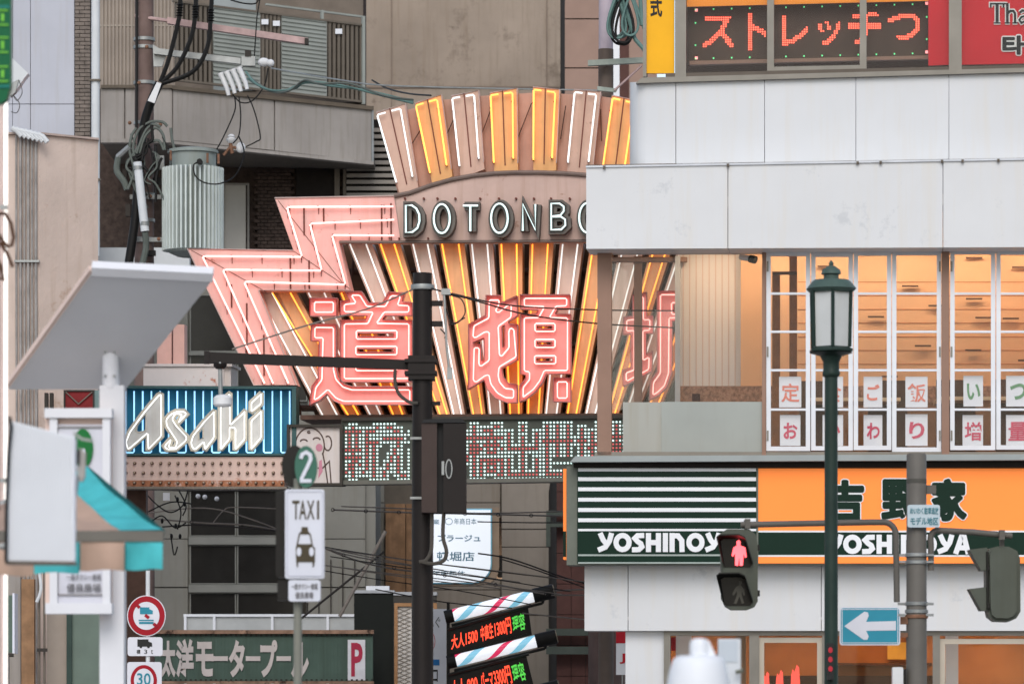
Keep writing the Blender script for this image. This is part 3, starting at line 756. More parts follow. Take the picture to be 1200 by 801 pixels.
# ------------------------------------------------------------------ blue beer sign
A = Pl(55.4, 240, -.12)
asa = thing('beer_neon_sign', 'teal neon sign box with white script lettering and blue tubes', 'neon sign', A.at(245, 536, -.2))
M_teal = mat('deep_teal_sheet', S(44, 112, 136), .5, .08, 2, streak=.15)
B().rect(A, 143, 455, 343, 532, -.16, .1).build('back_sheet', M_teal, asa)
B().poly(A, [(142, 451.5), (347, 452.5), (347, 533.5), (142, 533.5)], .04, .25, [[(144, 454.5), (342, 455.5), (342, 531.2), (144, 531.2)]]).build('frame', mat('teal_frame', S(66, 96, 96), .5, .08, 3), asa)
N_blue = glow('blue_neon', (.30, .66, 1.0), 1.15, (.4, .6, .8))
xs = [147+10.13*i for i in range(20)]
for i in range(0, 20, 2):
    a, b = xs[i], xs[i+1]
    B().ptube(A, rnd([(a, 458), (a, 530), (b, 530), (b, 458)], False), .0115, -.09).build('neon_tube', N_blue, asa, True)
    sk = B()
    for x in (a, b):
        for y in (469, 523):
            p = A.at(x, y, -.16); sk.tube([p, p+A.n*.07], .013, 6)
    sk.build('tube_socket', mat('blue_socket', S(60, 90, 110)), asa, kind='stuff')
z = Zs(140, 445, 5.714)
M_cream = mat('cream_letter', S(206, 206, 202), .5, .05, 4, streak=.1)
N_ivory = glow('ivory_neon', (1.0, 1.0, .97), 1.15, (.8, .8, .78))
SCRIPT = [(z([(270, 84), (292, 90), (293, 380), (200, 476), (179, 472), (178, 378), (66, 476), (42, 468), (30, 412), (58, 342), (150, 215), (252, 94)]), [z([(118, 302), (177, 226), (177, 336), (132, 352), (110, 340)])]),
          (z([(298, 262), (330, 222), (378, 198), (440, 198), (468, 226), (396, 302), (378, 290), (400, 242), (382, 238), (368, 262), (392, 300), (464, 376), (458, 412), (382, 476), (312, 478), (284, 442), (338, 382), (360, 394), (346, 438), (366, 438), (372, 414), (305, 312)]), []),
          (z([(632, 195), (645, 200), (646, 390), (580, 476), (560, 470), (556, 436), (512, 478), (482, 472), (465, 422), (480, 368), (560, 268)]), [z([(530, 352), (560, 318), (560, 388), (532, 400)])]),
          (z([(735, 80), (751, 90), (751, 278), (838, 195), (851, 202), (851, 402), (782, 476), (763, 470), (763, 332), (751, 330), (751, 396), (688, 472), (664, 476), (664, 180), (718, 92)]), []),
          (z([(945, 195), (961, 200), (961, 392), (886, 476), (870, 470), (870, 266)]), []),
          (z([(945, 78), (961, 85), (961, 166), (886, 226), (870, 215), (870, 146)]), [])]
for k, (outer, holes) in enumerate(SCRIPT):
    o = B().poly(A, outer, .0, .08, holes).build('script_letter', M_cream, asa)
    e = B().ptube(A, outer, .016, .0, 6, True)
    for h in holes: e.ptube(A, h, .012, .0, 6, True)
    e.build('letter_rim', mat('letter_rim_cream', S(206, 200, 184), .45, .06, 5), o, True)
    nn = B().ptube(A, rnd(inset(outer, 2.4)), .008, .05, 6, True)
    nn.build('neon_tube', N_ivory, o, True)
# bulb panel below it
bp = thing('bulb_panel', 'rust stained pale panel with rows of small bulbs under the blue sign', 'sign', A.at(238, 571, -.1))
M_rustpanel = mat('rusty_pale_sheet', S(220, 194, 182), .65, .06, 2, spot=S(170, 110, 80), spot_amt=-.05, spot_scale=2.5)
M_rust = mat('rust', S(178, 122, 92), .9, .25, 8, spot=S(206, 178, 166), spot_amt=.3, spot_scale=7)
B().rect(A, 142, 535, 333, 571, .0, .3).build('panel', M_rustpanel, bp)
B().rect(A, 142, 562.5, 333, 569.6, .004, .003).build('rust_band', M_rust, bp)
B().rect(A, 140, 569.8, 336, 572.5, .06, .35).build('lower_lip', mat('lip_grey', S(130, 122, 112), .5, .1), bp)
sk = B(); gl = B()
for j, y in enumerate((542.5, 553.7, 565.4)):
    for i in range(19):
        p = A.at(148+i*10.15, y, 0)
        sk.tube([p, p+A.n*.03+Vector((0, 0, .0))], .022, 8); gl.ball(p+A.n*.045, .016, n=8, m=5)
sk.build('bulb_sockets', mat('socket_brown', S(104, 78, 66), .5), bp, kind='stuff')
gl.build('bulbs', mat('frosted_bulb', S(170, 150, 130), .2), bp, True, kind='stuff')
ac = thing('white_roof_box', 'rust streaked white metal box on top of the blue sign', 'box', A.at(215, 452, -.5))
B().rect(A, 168, 428, 262, 453, -.4, .6).build('body', mat('rusty_white', S(222, 214, 210), .5, .04, 2, spot=S(186, 110, 78), spot_amt=.05, spot_scale=3), ac)
B().rect(A, 262, 428, 270.5, 453, -.45, .5).build('side', mat('aged_white', S(214, 206, 202)), ac)
B().rect(A, 166.5, 426, 272, 429, -.37, .65).build('lid', mat('aged_white', S(214, 206, 202)), ac)
pk = thing('pink_duct', 'pink painted vertical duct behind the white roof box', 'duct', A.at(200, 430, -.9))
B().rect(A, 184, 380, 201, 452, -.9, .2).build('duct', mat('dusty_pink', S(214, 172, 160), .6, .06), pk)
B().rect(A, 203, 380, 216, 452, -.85, .2).build('duct', mat('dusty_pink', S(214, 172, 160)), pk)

# ------------------------------------------------------------------ beef bowl shop building on the right
Y = Pl(45, 900, -.10)
M_wp = mat('white_wall_panel', (.61, .617, .622), .35, .03, .45, streak=.02)
M_wp2 = mat('white_fascia_panel', (.625, .63, .632), .38, .03, .6, streak=.02, spot=(.52, .53, .54), spot_amt=.10, spot_scale=2.4)
M_alu = mat('dull_aluminium', S(126, 122, 114), .4, .06, 3, metal=.4)
M_alud = mat('dark_aluminium', S(92, 84, 76), .45, .06, 3, metal=.3)
M_brf = mat('brown_window_post', S(146, 116, 100), .45, .05, 2)
GL = glass('clear_glass'); GLD = glass('tinted_glass', (.93, .93, .92), .010, .003)
shop = thing('beef_bowl_shop', 'white panelled corner shop building with folding windows on the right', 'building', Vector((Y.at(960, 0).x, 46, 0)))
def yl(x, a, b): return a+(b-a)*(x-690)/510.0       # line from x=690 to x=1200
# core of the building behind the rooms
p0 = Y.at(798, 0, -3.4); p1 = Y.at(1290, 0, -3.4)
zt = W(0, -150, 45).z
B().hexa([(p0.x, p0.y, 0), (p1.x, p1.y, 0), (p1.x, p1.y, zt), (p0.x, p0.y, zt)], [(p0.x+.4, p0.y+7, 0), (p1.x+.4, p1.y+7, 0), (p1.x+.4, p1.y+7, zt), (p0.x+.4, p0.y+7, zt)]).build('core_wall', M_wp, shop)
# white panels, two rows
for xa, xb in ((738, 791.6), (792.4, 895.6), (896.4, 1002.6), (1003.4, 1111.6), (1112.4, 1222)):
    def q(x, y, o=0): return Y.at(x, y, o)
    ta, tb = 96.5-(xa-738)*.030, 96.5-(xb-738)*.030; ba, bb = 193-(xa-738)*.013, 193-(xb-738)*.013
    if xa < 740:
        mb = B(); xs_ = [738, 739.5, 743, 749, 758, 791.6]; os_ = [-.42, -.22, -.12, -.05, -.01, 0]
        fr = []
        for x, o in zip(xs_, os_):
            fr += [q(x, 96.5-(x-738)*.03, o), q(x, 193-(x-738)*.013, o)]
        bk = [v-Y.n*.5 for v in fr]; n = len(fr)
        fs = [(2*i, 2*i+1, 2*i+3, 2*i+2) for i in range(5)]+[(n+2*i+2, n+2*i+3, n+2*i+1, n+2*i) for i in range(5)]
        fs += [(2*i+2, n+2*i+2, n+2*i, 2*i) for i in range(5)]+[(2*i+1, n+2*i+1, n+2*i+3, 2*i+3) for i in range(5)]
        fs += [(0, n, n+1, 1), (11, n+11, n+10, 10)]
        mb.add(fr+bk, fs); mb.build('wall_panel', M_wp, shop, True)
    else:
        B().poly(Y, [(xa, ta), (xb, tb), (xb, bb), (xa, ba)], 0, .12).build('wall_panel', M_wp, shop)
for xa, xb in ((687, 852.6), (853.4, 1104.6), (1105.4, 1222)):
    B().poly(Y, [(xa, 196.5-(xa-687)*.017), (xb, 196.5-(xb-687)*.017), (xb, 291.5-(xb-687)*.004), (xa, 291.5-(xa-687)*.004)], .45, .6).build('fascia_panel', M_wp2, shop)
B().poly(Y, [(686.5, 194.2), (1222, 185), (1222, 187), (686.5, 196.3)], .47, .65).build('flashing', mat('flashing_white', S(205, 208, 212), .4), shop)
B().poly(Y, [(687, 193.2), (1222, 184.5), (1222, 185.3), (687, 194.1)], .0, .2).build('flashing_joint', M_alud, shop)
for x in (708, 853, 1005, 1032, 1104, 1128, 1170):
    y = 195.6-(x-687)*.0175
    B().rect(Y, x-1.4, y-1, x+1.4, y+2.3, .49, .03).build('flashing_clip', M_alud, shop)
# top floor sliding windows
B().poly(Y, [(752, 91), (1222, 79), (1222, 84), (745, 97.5)], .06, .25).build('window_sill', M_alu, shop)
B().poly(Y, [(780, 86), (1222, 75.5), (1222, 79.5), (780, 91)], .02, .2).build('window_track', M_alud, shop)
B().rect(Y, 757.5, -60, 790, 86, -.03, .05).build('yellow_board', mat('yellow_film', S(228, 166, 24), .4, .05, 1.5, emit=(1, .55, .03), es=.06), shop)  # yellow film given a faint glow of its own
text('式', Y, 762, -3, 776, 20, -.025, 'lettering', mat('black_ink', (.02, .02, .02), .5, 0), shop, .03)
B().rect(Y, 753.5, -60, 757.5, 90, .0, .2).build('mullion', M_alu, shop)
for xa, xb in ((791, 804), (1112, 1127)):
    B().rect(Y, xa, -60, xb, 91-(xa-790)*.025, .03, .2).build('mullion', M_alu, shop)
for xa, xb, o in ((899, 907, .0), (1007.5, 1015.5, .0)):
    B().rect(Y, xa, -60, xb, 86-(xa-900)*.024, o, .06).build('mullion', M_alu, shop)
B().poly(Y, [(899, 78.5), (1015, 76), (1015, 84.3), (899, 87)], -.005, .06).build('sash_rail', M_alu, shop)
for xa, xb in ((804, 899), (907, 1007.5), (1015.5, 1112), (1127, 1222)):
    B().rect(Y, xa, -60, xb, 88, -.045, .008).build('window_pane', GLD, shop)
B().poly(Y, [(798, -60), (1222, -60), (1222, 88), (798, 92)], -1.6, .05).build('window_backing', mat('dark_brown_blind', S(70, 56, 48), .8, .1), shop)
B().poly(Y, [(1127, -60), (1222, -60), (1222, 74), (1127, 76)], -.09, .02).build('red_film', mat('red_film', S(190, 28, 38), .4, .05, 2, emit=(.8, .02, .04), es=.10), shop)  # emission puts a faint red glow into the film
B().poly(Y, [(1088, -60), (1112, -60), (1112, 76), (1088, 77)], -.1, .02).build('red_film', mat('red_film', S(190, 28, 38)), shop)
B().poly(Y, [(804, -60), (1088, -60), (1088, 1), (804, 8)], -.12, .02).build('orange_film', mat('orange_film', S(244, 140, 40), .4, .05, 1, emit=(1, .35, .05), es=.12), shop)  # orange film also glows faintly by itself
M_ledtxt_w = mat('white_print', (.8, .8, .78), .5, 0); M_blk = mat('black_ink', (.02, .02, .02))
SERIF = [[([(1161, 9), (1161, 4.5), (1176, 4.5), (1176, 9)], 2.0), ([(1168.5, 4), (1168.5, 26)], 3.6), ([(1164.5, 27), (1172.5, 27)], 1.6)],
         [([(1177, 4.5), (1180.5, 4.5)], 1.6), ([(1180.5, 4), (1180.5, 26.5)], 3.2), ([(1181, 16), (1184, 13), (1187.5, 13), (1189.5, 16), (1189.5, 26.5)], 2.8), ([(1177.5, 27), (1183.5, 27)], 1.6), ([(1186.5, 27), (1192.5, 27)], 1.6)],
         [([(1195, 15), (1198, 12.5), (1202, 13), (1203.5, 16), (1203.5, 25), (1206, 27)], 2.8), ([(1203, 18.5), (1197, 20), (1194.5, 23.5), (1197, 27), (1203, 24)], 2.4)],
         [([(1207.5, 14), (1210, 13.5), (1210, 26.5)], 3.0)]]
for strokes in SERIF:
    a_ = B(); b_ = B()
    for k, (pts, w) in enumerate(strokes):
        a_.ribbon(Y, pts, w+2.4, -.072+.0004*k, .002); b_.ribbon(Y, pts, w, -.066+.0004*k, .002)
    a_.build('lettering_outline', M_ledtxt_w, shop); b_.build('lettering', M_blk, shop)
fat('타이', Y, 1173, 40, 1226, 66, 2.3, -.074, 'lettering_outline', M_ledtxt_w, shop)
fat('타이', Y, 1173, 40, 1226, 66, .9, -.068, 'lettering', M_blk, shop)
ms = thing('red_letter_display', 'brown scrolling display with red dot katakana behind the upper windows', 'display', Y.at(946, 78, -.3))
B().poly(Y, [(806, 8.5), (1088, 1.5), (1088, 68), (806, 74.5)], -.3, .06).build('panel', mat('display_brown', S(82, 66, 56), .6, .08, 3), ms)
B().poly(Y, [(808, 71.5), (1088, 65), (1088, 69), (808, 76)], -.26, .08).build('lower_rail', M_brf, ms)
rd = B(); gd = B(); rg = B()
def sq(mb, x, y, h, o=-.29):
    fr = [Y.at(x-h, y+h, o), Y.at(x+h, y+h, o), Y.at(x+h, y-h, o), Y.at(x-h, y-h, o)]
    mb.hexa(fr, [p-Y.n*.01 for p in fr])
def raster(ch, x0, y0, x1, y1, pitch, mb, h):
    v, f = glyphs(ch, .018)
    ax = min(p.x for p in v); bx = max(p.x for p in v); ay = min(p.y for p in v); by = max(p.y for p in v)
    nx = max(2, round((x1-x0)/pitch)); ny = max(2, round((y1-y0)/pitch))
    for j in range(ny+1):
        for i in range(nx+1):
            px = ax+(bx-ax)*i/nx; py = by-(by-ay)*j/ny
            hit = False
            for t_ in f:
                ins = False; m = len(t_)
                for k in range(m):
                    a, b = v[t_[k]], v[t_[(k+1) % m]]
                    if (a.y > py) != (b.y > py) and px < (b.x-a.x)*(py-a.y)/(b.y-a.y)+a.x: ins = not ins
                if ins: hit = True; break
            if hit: sq(mb, x0+(x1-x0)*i/nx, y0+(y1-y0)*j/ny, h)
for ch, x0, y0, x1, y1 in (('ス', 822, 18, 861, 57), ('ト', 875, 14, 899, 58), ('レ', 915, 17, 948, 55), ('ッ', 957, 24, 986, 54), ('チ', 995, 13, 1034, 53), ('つ', 1039, 15, 1079, 48)):
    raster(ch, x0, y0, x1, y1, 2.55, rd, .78)
for i in range(14):
    x = 815+i*21.2
    sq(gd, x, 11.5-(x-806)*.024, .8); sq(gd, x, 69-(x-806)*.024, .8)
for y in (27, 53): sq(gd, 815, y, .8); sq(gd, 1086, y-7, .8)
for x, y in ((816, 12), (816, 68), (1086, 4), (1086, 61)): sq(rg, x, y, 1.6)
rd.build('lit_dots', glow('display_red', (1.0, .12, .07), 2.6), ms, kind='stuff')
gd.build('lit_dots', glow('display_green', (.15, .8, .3), .9), ms, kind='stuff')
rg.build('lit_dots', glow('display_pink', (1.0, .3, .3), 1.4), ms, kind='stuff')

# first floor: dining room behind glass
M_wallp = mat('cream_wallpaper', S(244, 232, 228), .8, .02, 1)
M_wallo = mat('ochre_warm_lit_wall', S(234, 188, 148), .7, .04, 2)  # partition ochre, with the wall's orange lamplight put into the colour
M_gran = mat('granite_strip', S(176, 138, 116), .5, .25, 24)
def wallq(name, m, xa, ya, xb, yb, o, d=.05): return B().rect(Y, xa, ya, xb, yb, o, d).build(name, m, shop)
wallq('room_wall', M_wallp, 795, 240, 868, 560, -3.0)
wallq('room_wall', M_wallo, 868, 240, 1260, 560, -2.9)
for y in (330, 346, 362, 378, 394, 410, 426):
    wallq('board_joint', mat('board_joint_brown', S(190, 118, 66)), 935, y, 1260, y+.7, -2.895, .006)
for i in range(9): wallq('wall_batten', mat('cream_batten', S(228, 206, 194), .8, .03), 800+i*7.6, 240, 801.2+i*7.6, 452, -2.994, .006)
wallq('granite_strip', M_gran, 795, 452, 1260, 471, -2.85, .06)
wallq('dado_panel', mat('brown_dado', S(146, 112, 84), .6, .06), 795, 471, 1260, 560, -2.86, .05)
a, b, c, d_ = Y.at(690, 276, .4), Y.at(1260, 276, .4), Y.at(1260, 276, -3.1), Y.at(690, 276, -3.1)
zc = Y.at(900, 248, 0).z
B().hexa([(a.x, a.y, zc), (b.x, b.y, zc), (c.x, c.y, zc), (d_.x, d_.y, zc)], [(a.x, a.y, zc+.12), (b.x, b.y, zc+.12), (c.x, c.y, zc+.12), (d_.x, d_.y, zc+.12)]).build('room_ceiling', M_wallp, shop)
zf = Y.at(900, 536, 0).z
B().hexa([(a.x+.3, a.y, zf-.2), (b.x, b.y, zf-.2), (c.x, c.y, zf-.2), (d_.x+.3, d_.y, zf-.2)], [(a.x+.3, a.y, zf), (b.x, b.y, zf), (c.x, c.y, zf), (d_.x+.3, d_.y, zf)]).build('room_floor', mat('brown_dado', S(146, 112, 84)), shop)
B().rect(Y, 1250, 236, 1262, 560, .0, 3).build('room_wall', M_wallo, shop)
wallq('curtain', mat('brown_curtain', S(150, 100, 66), .8, .12, 6), 925, 300, 934, 560, -2.2, .06)
wallq('curtain_rail', mat('dark_rail', S(96, 68, 50)), 905, 318, 934, 321.5, -2.1, .05)
wallq('curtain', mat('brown_curtain', S(150, 100, 66)), 905, 321, 914, 560, -2.15, .06)
for x in (960, 1040, 1120, 1190):
    p = Y.at(x, 470, -1.4)
    B().box(p.x-.22, p.x+.22, p.y-.03, p.y+.03, zf, zf+.95).build('chair_back', mat('dark_counter', S(86, 58, 40), .5), shop)
for x in (1000, 1150):
    p = Y.at(x, 470, -1.2)
    B().box(p.x-.5, p.x+.5, p.y-.35, p.y+.35, zf+.68, zf+.72).build('table_top', mat('pale_table', S(206, 176, 140), .4), shop)
# menu slips on the wall: small dark rails
for x, y in ((958, 311), (1057, 334), (1088, 357), (1072, 404), (1017, 370), (1033, 440), (1132, 301), (1132, 349), (1131, 409), (1143, 371), (1186, 312), (1175, 372), (1193, 421)):
    wallq('menu_rail', mat('dark_rail', S(96, 68, 50)), x, y, x+19, y+1.8, -2.84, .03)
# downlights in the ceiling, close to the back wall (the lit room of the photo)
N_lamp = glow('warm_downlight', (1.0, .74, .50), 70.0, (.8, .8, .7))
for x in (828, 905, 975, 1052, 1130, 1200):  # leftmost one added to brighten the pale wall at the left
    p = Y.at(x, 288, -2.35); B().lathe((p.x, p.y, zc-.03), [(.085, 0), (.085, .028)], 16).build('downlight', N_lamp, shop)
p = Y.at(868, 301, -1.6)
B().tube([p, p+Vector((.10, -.1, -.03))], .035, 10).build('spot_head', M_wp, shop, True)
B().tube([p+Vector((.10, -.1, -.03)), p+Vector((.16, -.14, -.05))], .045, 10).build('spot_head', M_blk, shop, True)
# corner glazing
wallq('corner_post', M_brf, 700, 290, 716.5, 533, .04, .12)
wallq('rear_post', M_brf, 743, 300, 752, 480, -2.9, .1)
wallq('rear_post', M_pipe, 791, 300, 797, 480, -2.8, .1)
wallq('rear_head', M_brf, 716, 301, 805, 306.5, -2.85, .1)
wallq('window_pane', GLD, 716.5, 293, 893, 472, -.02, .012)
wallq('rear_pane', glass('rear_glass', (.92, .92, .9), .03, .03), 700, 303, 795, 480, -2.95, .012)
wallq('sill_panel', mat('grey_green_sheet', S(164, 164, 156), .45, .03, 1, streak=.1), 730, 471, 893, 533, .0, .06)
B().rect(Y, 775, 470.5, 893, 533, .012, .02).build('sill_panel', mat('grey_green_sheet_b', S(158, 162, 156), .45, .04, 1, streak=.12), shop)
wallq('counter_cup', M_maroon, 811, 461, 820, 469, -2.5, .1)
wallq('window_post', M_brf, 893, 291, 897.5, 533, .05, .15)
wallq('window_post', M_brf, 1103.5, 290, 1112.5, 533, .05, .15)
wallq('window_head', M_brf, 893, 289, 1222, 293.5, .03, .15)
wallq('window_foot', M_alu, 697, 529, 1222, 534, .04, .15)
M_frame = mat('white_sash', (.70, .72, .75), .4, .03, 3)
SASH = [(898, 949.5, 294.5, 528), (950.5, 999.5, 295.5, 527.5), (1000.3, 1044.5, 294, 527), (1045.3, 1103, 293.5, 529), (1113.5, 1166.5, 292.5, 527), (1167.5, 1224, 293, 526.5)]
for k, (xa, xb, ya, yb) in enumerate(SASH):
    w = 5.2
    o = .02 if k % 2 else .035
    sw = B().frame(Y, xa, ya, xb, yb, w, o, .05).build('folding_window', M_frame, shop)
    ys = [ya+w, 343.8, 388.5, 433.5, 479.5, yb-w]
    for i in range(5):
        if i: B().rect(Y, xa+w, ys[i]-1.3, xb-w, ys[i]+1.3, o-.008, .035).build('transom', M_frame, sw)
        B().rect(Y, xa+w, ys[i], xb-w, ys[i+1], o-.02, .006).build('pane', GL, sw)
    for y in (312, 412, 510):
        xh = xa+1.6 if k in (0, 4) else (xb-1.6 if k == 3 else None)
        if xh: B().rect(Y, xh-1, y-6, xh+1, y+6, o+.012, .02).build('hinge', M_alu, sw)
# paper sheets taped inside
M_paper = mat('white_paper', (.72, .70, .72), .7, .03, 4)
M_pp = mat('salmon_print', S(222, 130, 112), .6, .05); M_rp = mat('raspberry_print', S(200, 84, 104), .6, .05); M_gp = mat('green_print', S(108, 146, 108), .6, .05)
PAPER = [('定', 913, 939, 441, 477, M_pp, 'salmon'), ('食', 964, 988, 441, 477, M_pp, 'salmon'), ('ご', 1012, 1034, 441, 477, M_pp, 'salmon'), ('飯', 1061, 1087, 441, 477, M_pp, 'salmon'), ('い', 1129, 1152, 440, 476, M_gp, 'green'), ('つ', 1179, 1206, 440, 476, M_gp, 'green'),
         ('お', 914, 938, 486, 522, M_rp, 'red'), ('か', 964, 988, 486, 522, M_rp, 'red'), ('わ', 1012, 1034, 486, 522, M_rp, 'red'), ('り', 1061, 1087, 485, 522, M_rp, 'red'), ('増', 1128, 1152, 486, 522, M_rp, 'red'), ('量', 1179, 1206, 486, 522, M_rp, 'red')]
for ch, xa, xb, ya, yb, m, cn in PAPER:
    row = 'upper' if ya < 460 else 'lower'
    s = thing('paper_sign', 'white paper with %s character %s, %s sheet of the %s row in the folding windows' % (cn, ch, ['first', 'second', 'third', 'fourth', 'fifth', 'rightmost'][[913, 964, 1012, 1061, 1129, 1179].index({914: 913, 1128: 1129}.get(xa, xa))], row), 'paper sign', Y.at((xa+xb)/2, yb, -.08), 'paper characters taped inside the folding windows')
    B().rect(Y, xa, ya, xb, yb, -.06, .004).build('sheet', M_paper, s)
    w = xb-xa
    if ch in 'いつごおかわり': v = text(ch, Y, xa+w*.17, ya+9, xb-w*.14, yb-8, -.054, 'lettering', m, s, .028)
    else: text(ch, Y, xa+w*.10, ya+8, xb-w*.08, yb-6, -.054, 'lettering', m, s, .016)

# shop sign box
sg = thing('beef_bowl_shop_sign', 'long green striped and orange shop sign box above the white fascia', 'sign', Y.at(940, 662, .3))
M_green = mat('deep_green', S(4, 38, 26), .4, .05, 2)
M_signw = mat('sign_white', (.76, .77, .78), .4, .02)
M_sgrey = mat('sign_box_grey', S(104, 108, 98), .5, .06, 3)
B().rect(Y, 664, 546, 1222, 661.5, .40, .45).build('box', M_sgrey, sg)
B().poly(Y, [(674, 534), (1222, 531.5), (1222, 538.5), (668, 541)], .62, .65).build('cap', mat('cap_grey', S(150, 156, 154), .4, .05, 2), sg)
B().poly(Y, [(672, 541.2), (1222, 538.8), (1222, 547), (672, 547)], .50, .5).build('cap_gap', M_dark, sg)
B().rect(Y, 676.5, 547.5, 886.5, 659.5, .43, .04).build('green_panel', M_green, sg)
for y, h in ((550, 1.9), (561, 2.2), (572.8, 2.2), (585, 2.2), (597, 2.3), (609, 2.2), (620.5, 1.3), (650, 1.0), (659, .9)):
    B().rect(Y, 677.5, y-h, 886, y+h, .434, .006).build('stripe', M_signw if y < 640 else mat('thin_stripe_grey', S(160, 170, 164)), sg)
M_or = mat('backlit_orange', S(246, 124, 54), .4, .02, 1, emit=(1.0, .30, .07), es=.34)
B().rect(Y, 888.5, 548.5, 1222, 659.5, .425, .04).build('orange_panel', M_or, sg)
B().rect(Y, 888.5, 621.3, 1222, 651.8, .430, .005).build('white_line', M_signw, sg)
B().rect(Y, 888.5, 623.3, 1222, 649.6, .434, .005).build('green_band', M_green, sg)
B().rect(Y, 886.6, 546, 888.6, 661, .44, .05).build('divider', M_sgrey, sg)
B().rect(Y, 660, 549, 663.6, 655, .30, .2).build('side_orange', M_or, sg)
B().rect(Y, 660.0, 622, 663.4, 652, .304, .2).build('side_green', M_green, sg)
def roman(x0, x1, y0, y1, o, sc=1.0):
    u = lambda X: x0+(X-60)/(1040.0-60)*(x1-x0)
    def pt(X, t): return (u(X), y0+(y1-y0)*t)
    w = .27*(y1-y0); k = 0
    G_ = []
    def ys(a): return [([pt(a+22, .0), pt(a+45, .38), pt(a+68, .58)], False), ([pt(a+103, .0), pt(a+88, .42), pt(a+60, .74), pt(a+8, .90)], False)]
    def os(c): return [([(u(c)+(u(c+46)-u(c))*math.cos(R(t)), (y0+y1)/2+(y1-y0)*.37*math.sin(R(t))) for t in range(0, 360, 18)], True)]
    ss = [([pt(392, .13), pt(345, .14), pt(326, .28), pt(345, .44), pt(368, .56), pt(376, .72), pt(355, .87), pt(306, .88)], False)]
    hh = [([pt(422, 0), pt(422, 1)], False), ([pt(492, 0), pt(492, 1)], False), ([pt(422, .5), pt(492, .5)], False)]
    ii = [([pt(541, 0), pt(541, 1)], False)]
    nn = [([pt(588, 0), pt(588, 1)], False), ([pt(588, .14), pt(630, .15), pt(656, .40), pt(658, 1)], False)]
    aa = [([pt(943, 1), pt(985, .08), pt(1000, .08), pt(1030, 1)], False), ([pt(960, .68), pt(1018, .68)], False)]
    for strokes in (ys(60), os(240), ss, hh, ii, nn, os(752), ys(815), aa):
        mb = B()
        for pts, cl in strokes:
            mb.ribbon(Y, pts, w, o+.0006*k, .006, cl); k = (k+1) % 5
        mb.build('letter', M_signw, sg)
roman(699.5, 863, 624, 646.3, .446)
roman(968, 1136.5, 626, 648.5, .446)
for ch, xa, xb, ya, yb in (('吉', 967, 1013.5, 561, 612), ('野', 1032, 1079, 560, 611), ('家', 1090, 1134, 559.5, 611)):
    fat(ch, Y, xa, ya, xb, yb, 3.2, .440, 'kanji_outline', M_signw, sg)
    fat(ch, Y, xa, ya, xb, yb, 1.8, .447, 'kanji', M_green, sg)
# lower fascia and street floor
for xa, xb in ((685, 735.6), (736.4, 962), (962.8, 1222)):
    B().rect(Y, xa, 662, xb, 738.5, .12, .5).build('fascia_panel', M_wp2, shop)
wallq('pillar', M_wp, 733, 739, 778, 839.5, .0, .5)
wallq('lintel', M_alu, 778, 738.8, 1222, 744, .04, .3)
M_wood = mat('warm_brown_wall', S(176, 116, 66), .6, .12, 1.5)
wallq('room_wall', M_wood, 733, 715, 1260, 839.5, -2.6)
wallq('room_ceiling', M_wallp, 733, 722, 1260, 726, .1, 2.8)
for xa, xb in ((778, 785.5), (878, 889.5), (963.5, 970.5), (1093, 1101.5)):
    wallq('mullion', M_alu, xa, 744, xb, 839.5, .05, .12)
for xa, xb, ya in ((889.5, 963.5, 746.5), (1101.5, 1222, 748)):
    B().frame(Y, xa, ya, xb, 839, 6, .02, .06).build('sash', mat('beige_sash', S(178, 168, 152), .4, .04, 3), shop)
for xa, xb in ((785.5, 878), (889.5, 963.5), (970.5, 1093), (1101.5, 1222)):
    wallq('window_pane', GLD, xa, 744, xb, 839.5, -.02, .008)
wallq('interior_column', M_wallp, 1108, 730, 1123, 839, -1.6, .3)
wallq('interior_panel', M_wallp, 792, 744, 810, 839, -1.2, .1)
wallq('interior_panel', mat('brown_dado', S(146, 112, 84)), 862, 744, 874, 839, -1.0, .1)
wallq('interior_shelf', mat('dark_counter', S(86, 58, 40)), 972, 776, 1092, 779, -2.4, .2)
wallq('interior_poster', mat('sign_red', S(190, 30, 44)), 786, 746, 792, 762, -.6, .02)
wallq('interior_poster', mat('poster_yellow', S(226, 186, 90), .5, .05), 1040, 752, 1062, 772, -2.5, .02)
wallq('counter', mat('dark_counter', S(86, 58, 40), .5), 889, 791, 1100, 839, -1.8, .4)
for x in (800, 930, 1040, 1150):
    p = Y.at(x, 730, -1.9); B().lathe((p.x, p.y, p.z-.09), [(.09, 0), (.09, .02)], 14).build('downlight', glow('warm_downlight_low', (1.0, .55, .26), 44.0, (.8, .8, .7)), shop)
M_stick = glow('glowing_red_sticker', (1.0, .10, .06), .5, (.7, .08, .06))  # emission makes the stickers glow by themselves
for cx, w, h, y0 in ((898, 9, 22, 786), (914, 10, 26, 784), (932.5, 12, 32, 778)):
    s = thing('red_window_sticker', {898: 'small two-pronged red sticker shape at the window corner', 914: 'middle red figure-shaped sticker in the shop window', 932.5: 'tallest red figure-shaped sticker in the shop window'}[cx], 'sticker', Y.at(cx, y0+h, .0), 'red stickers in the shop window')
    pts = [(cx-w*.5, y0+h), (cx-w*.45, y0+h*.4), (cx-w*.3, y0+h*.15), (cx-w*.12, y0+h*.28), (cx+w*.1, y0), (cx+w*.34, y0+h*.12), (cx+w*.38, y0+h*.5), (cx+w*.5, y0+h)]
    B().poly(Y, pts, .004, .003).build('decal', M_stick, s)

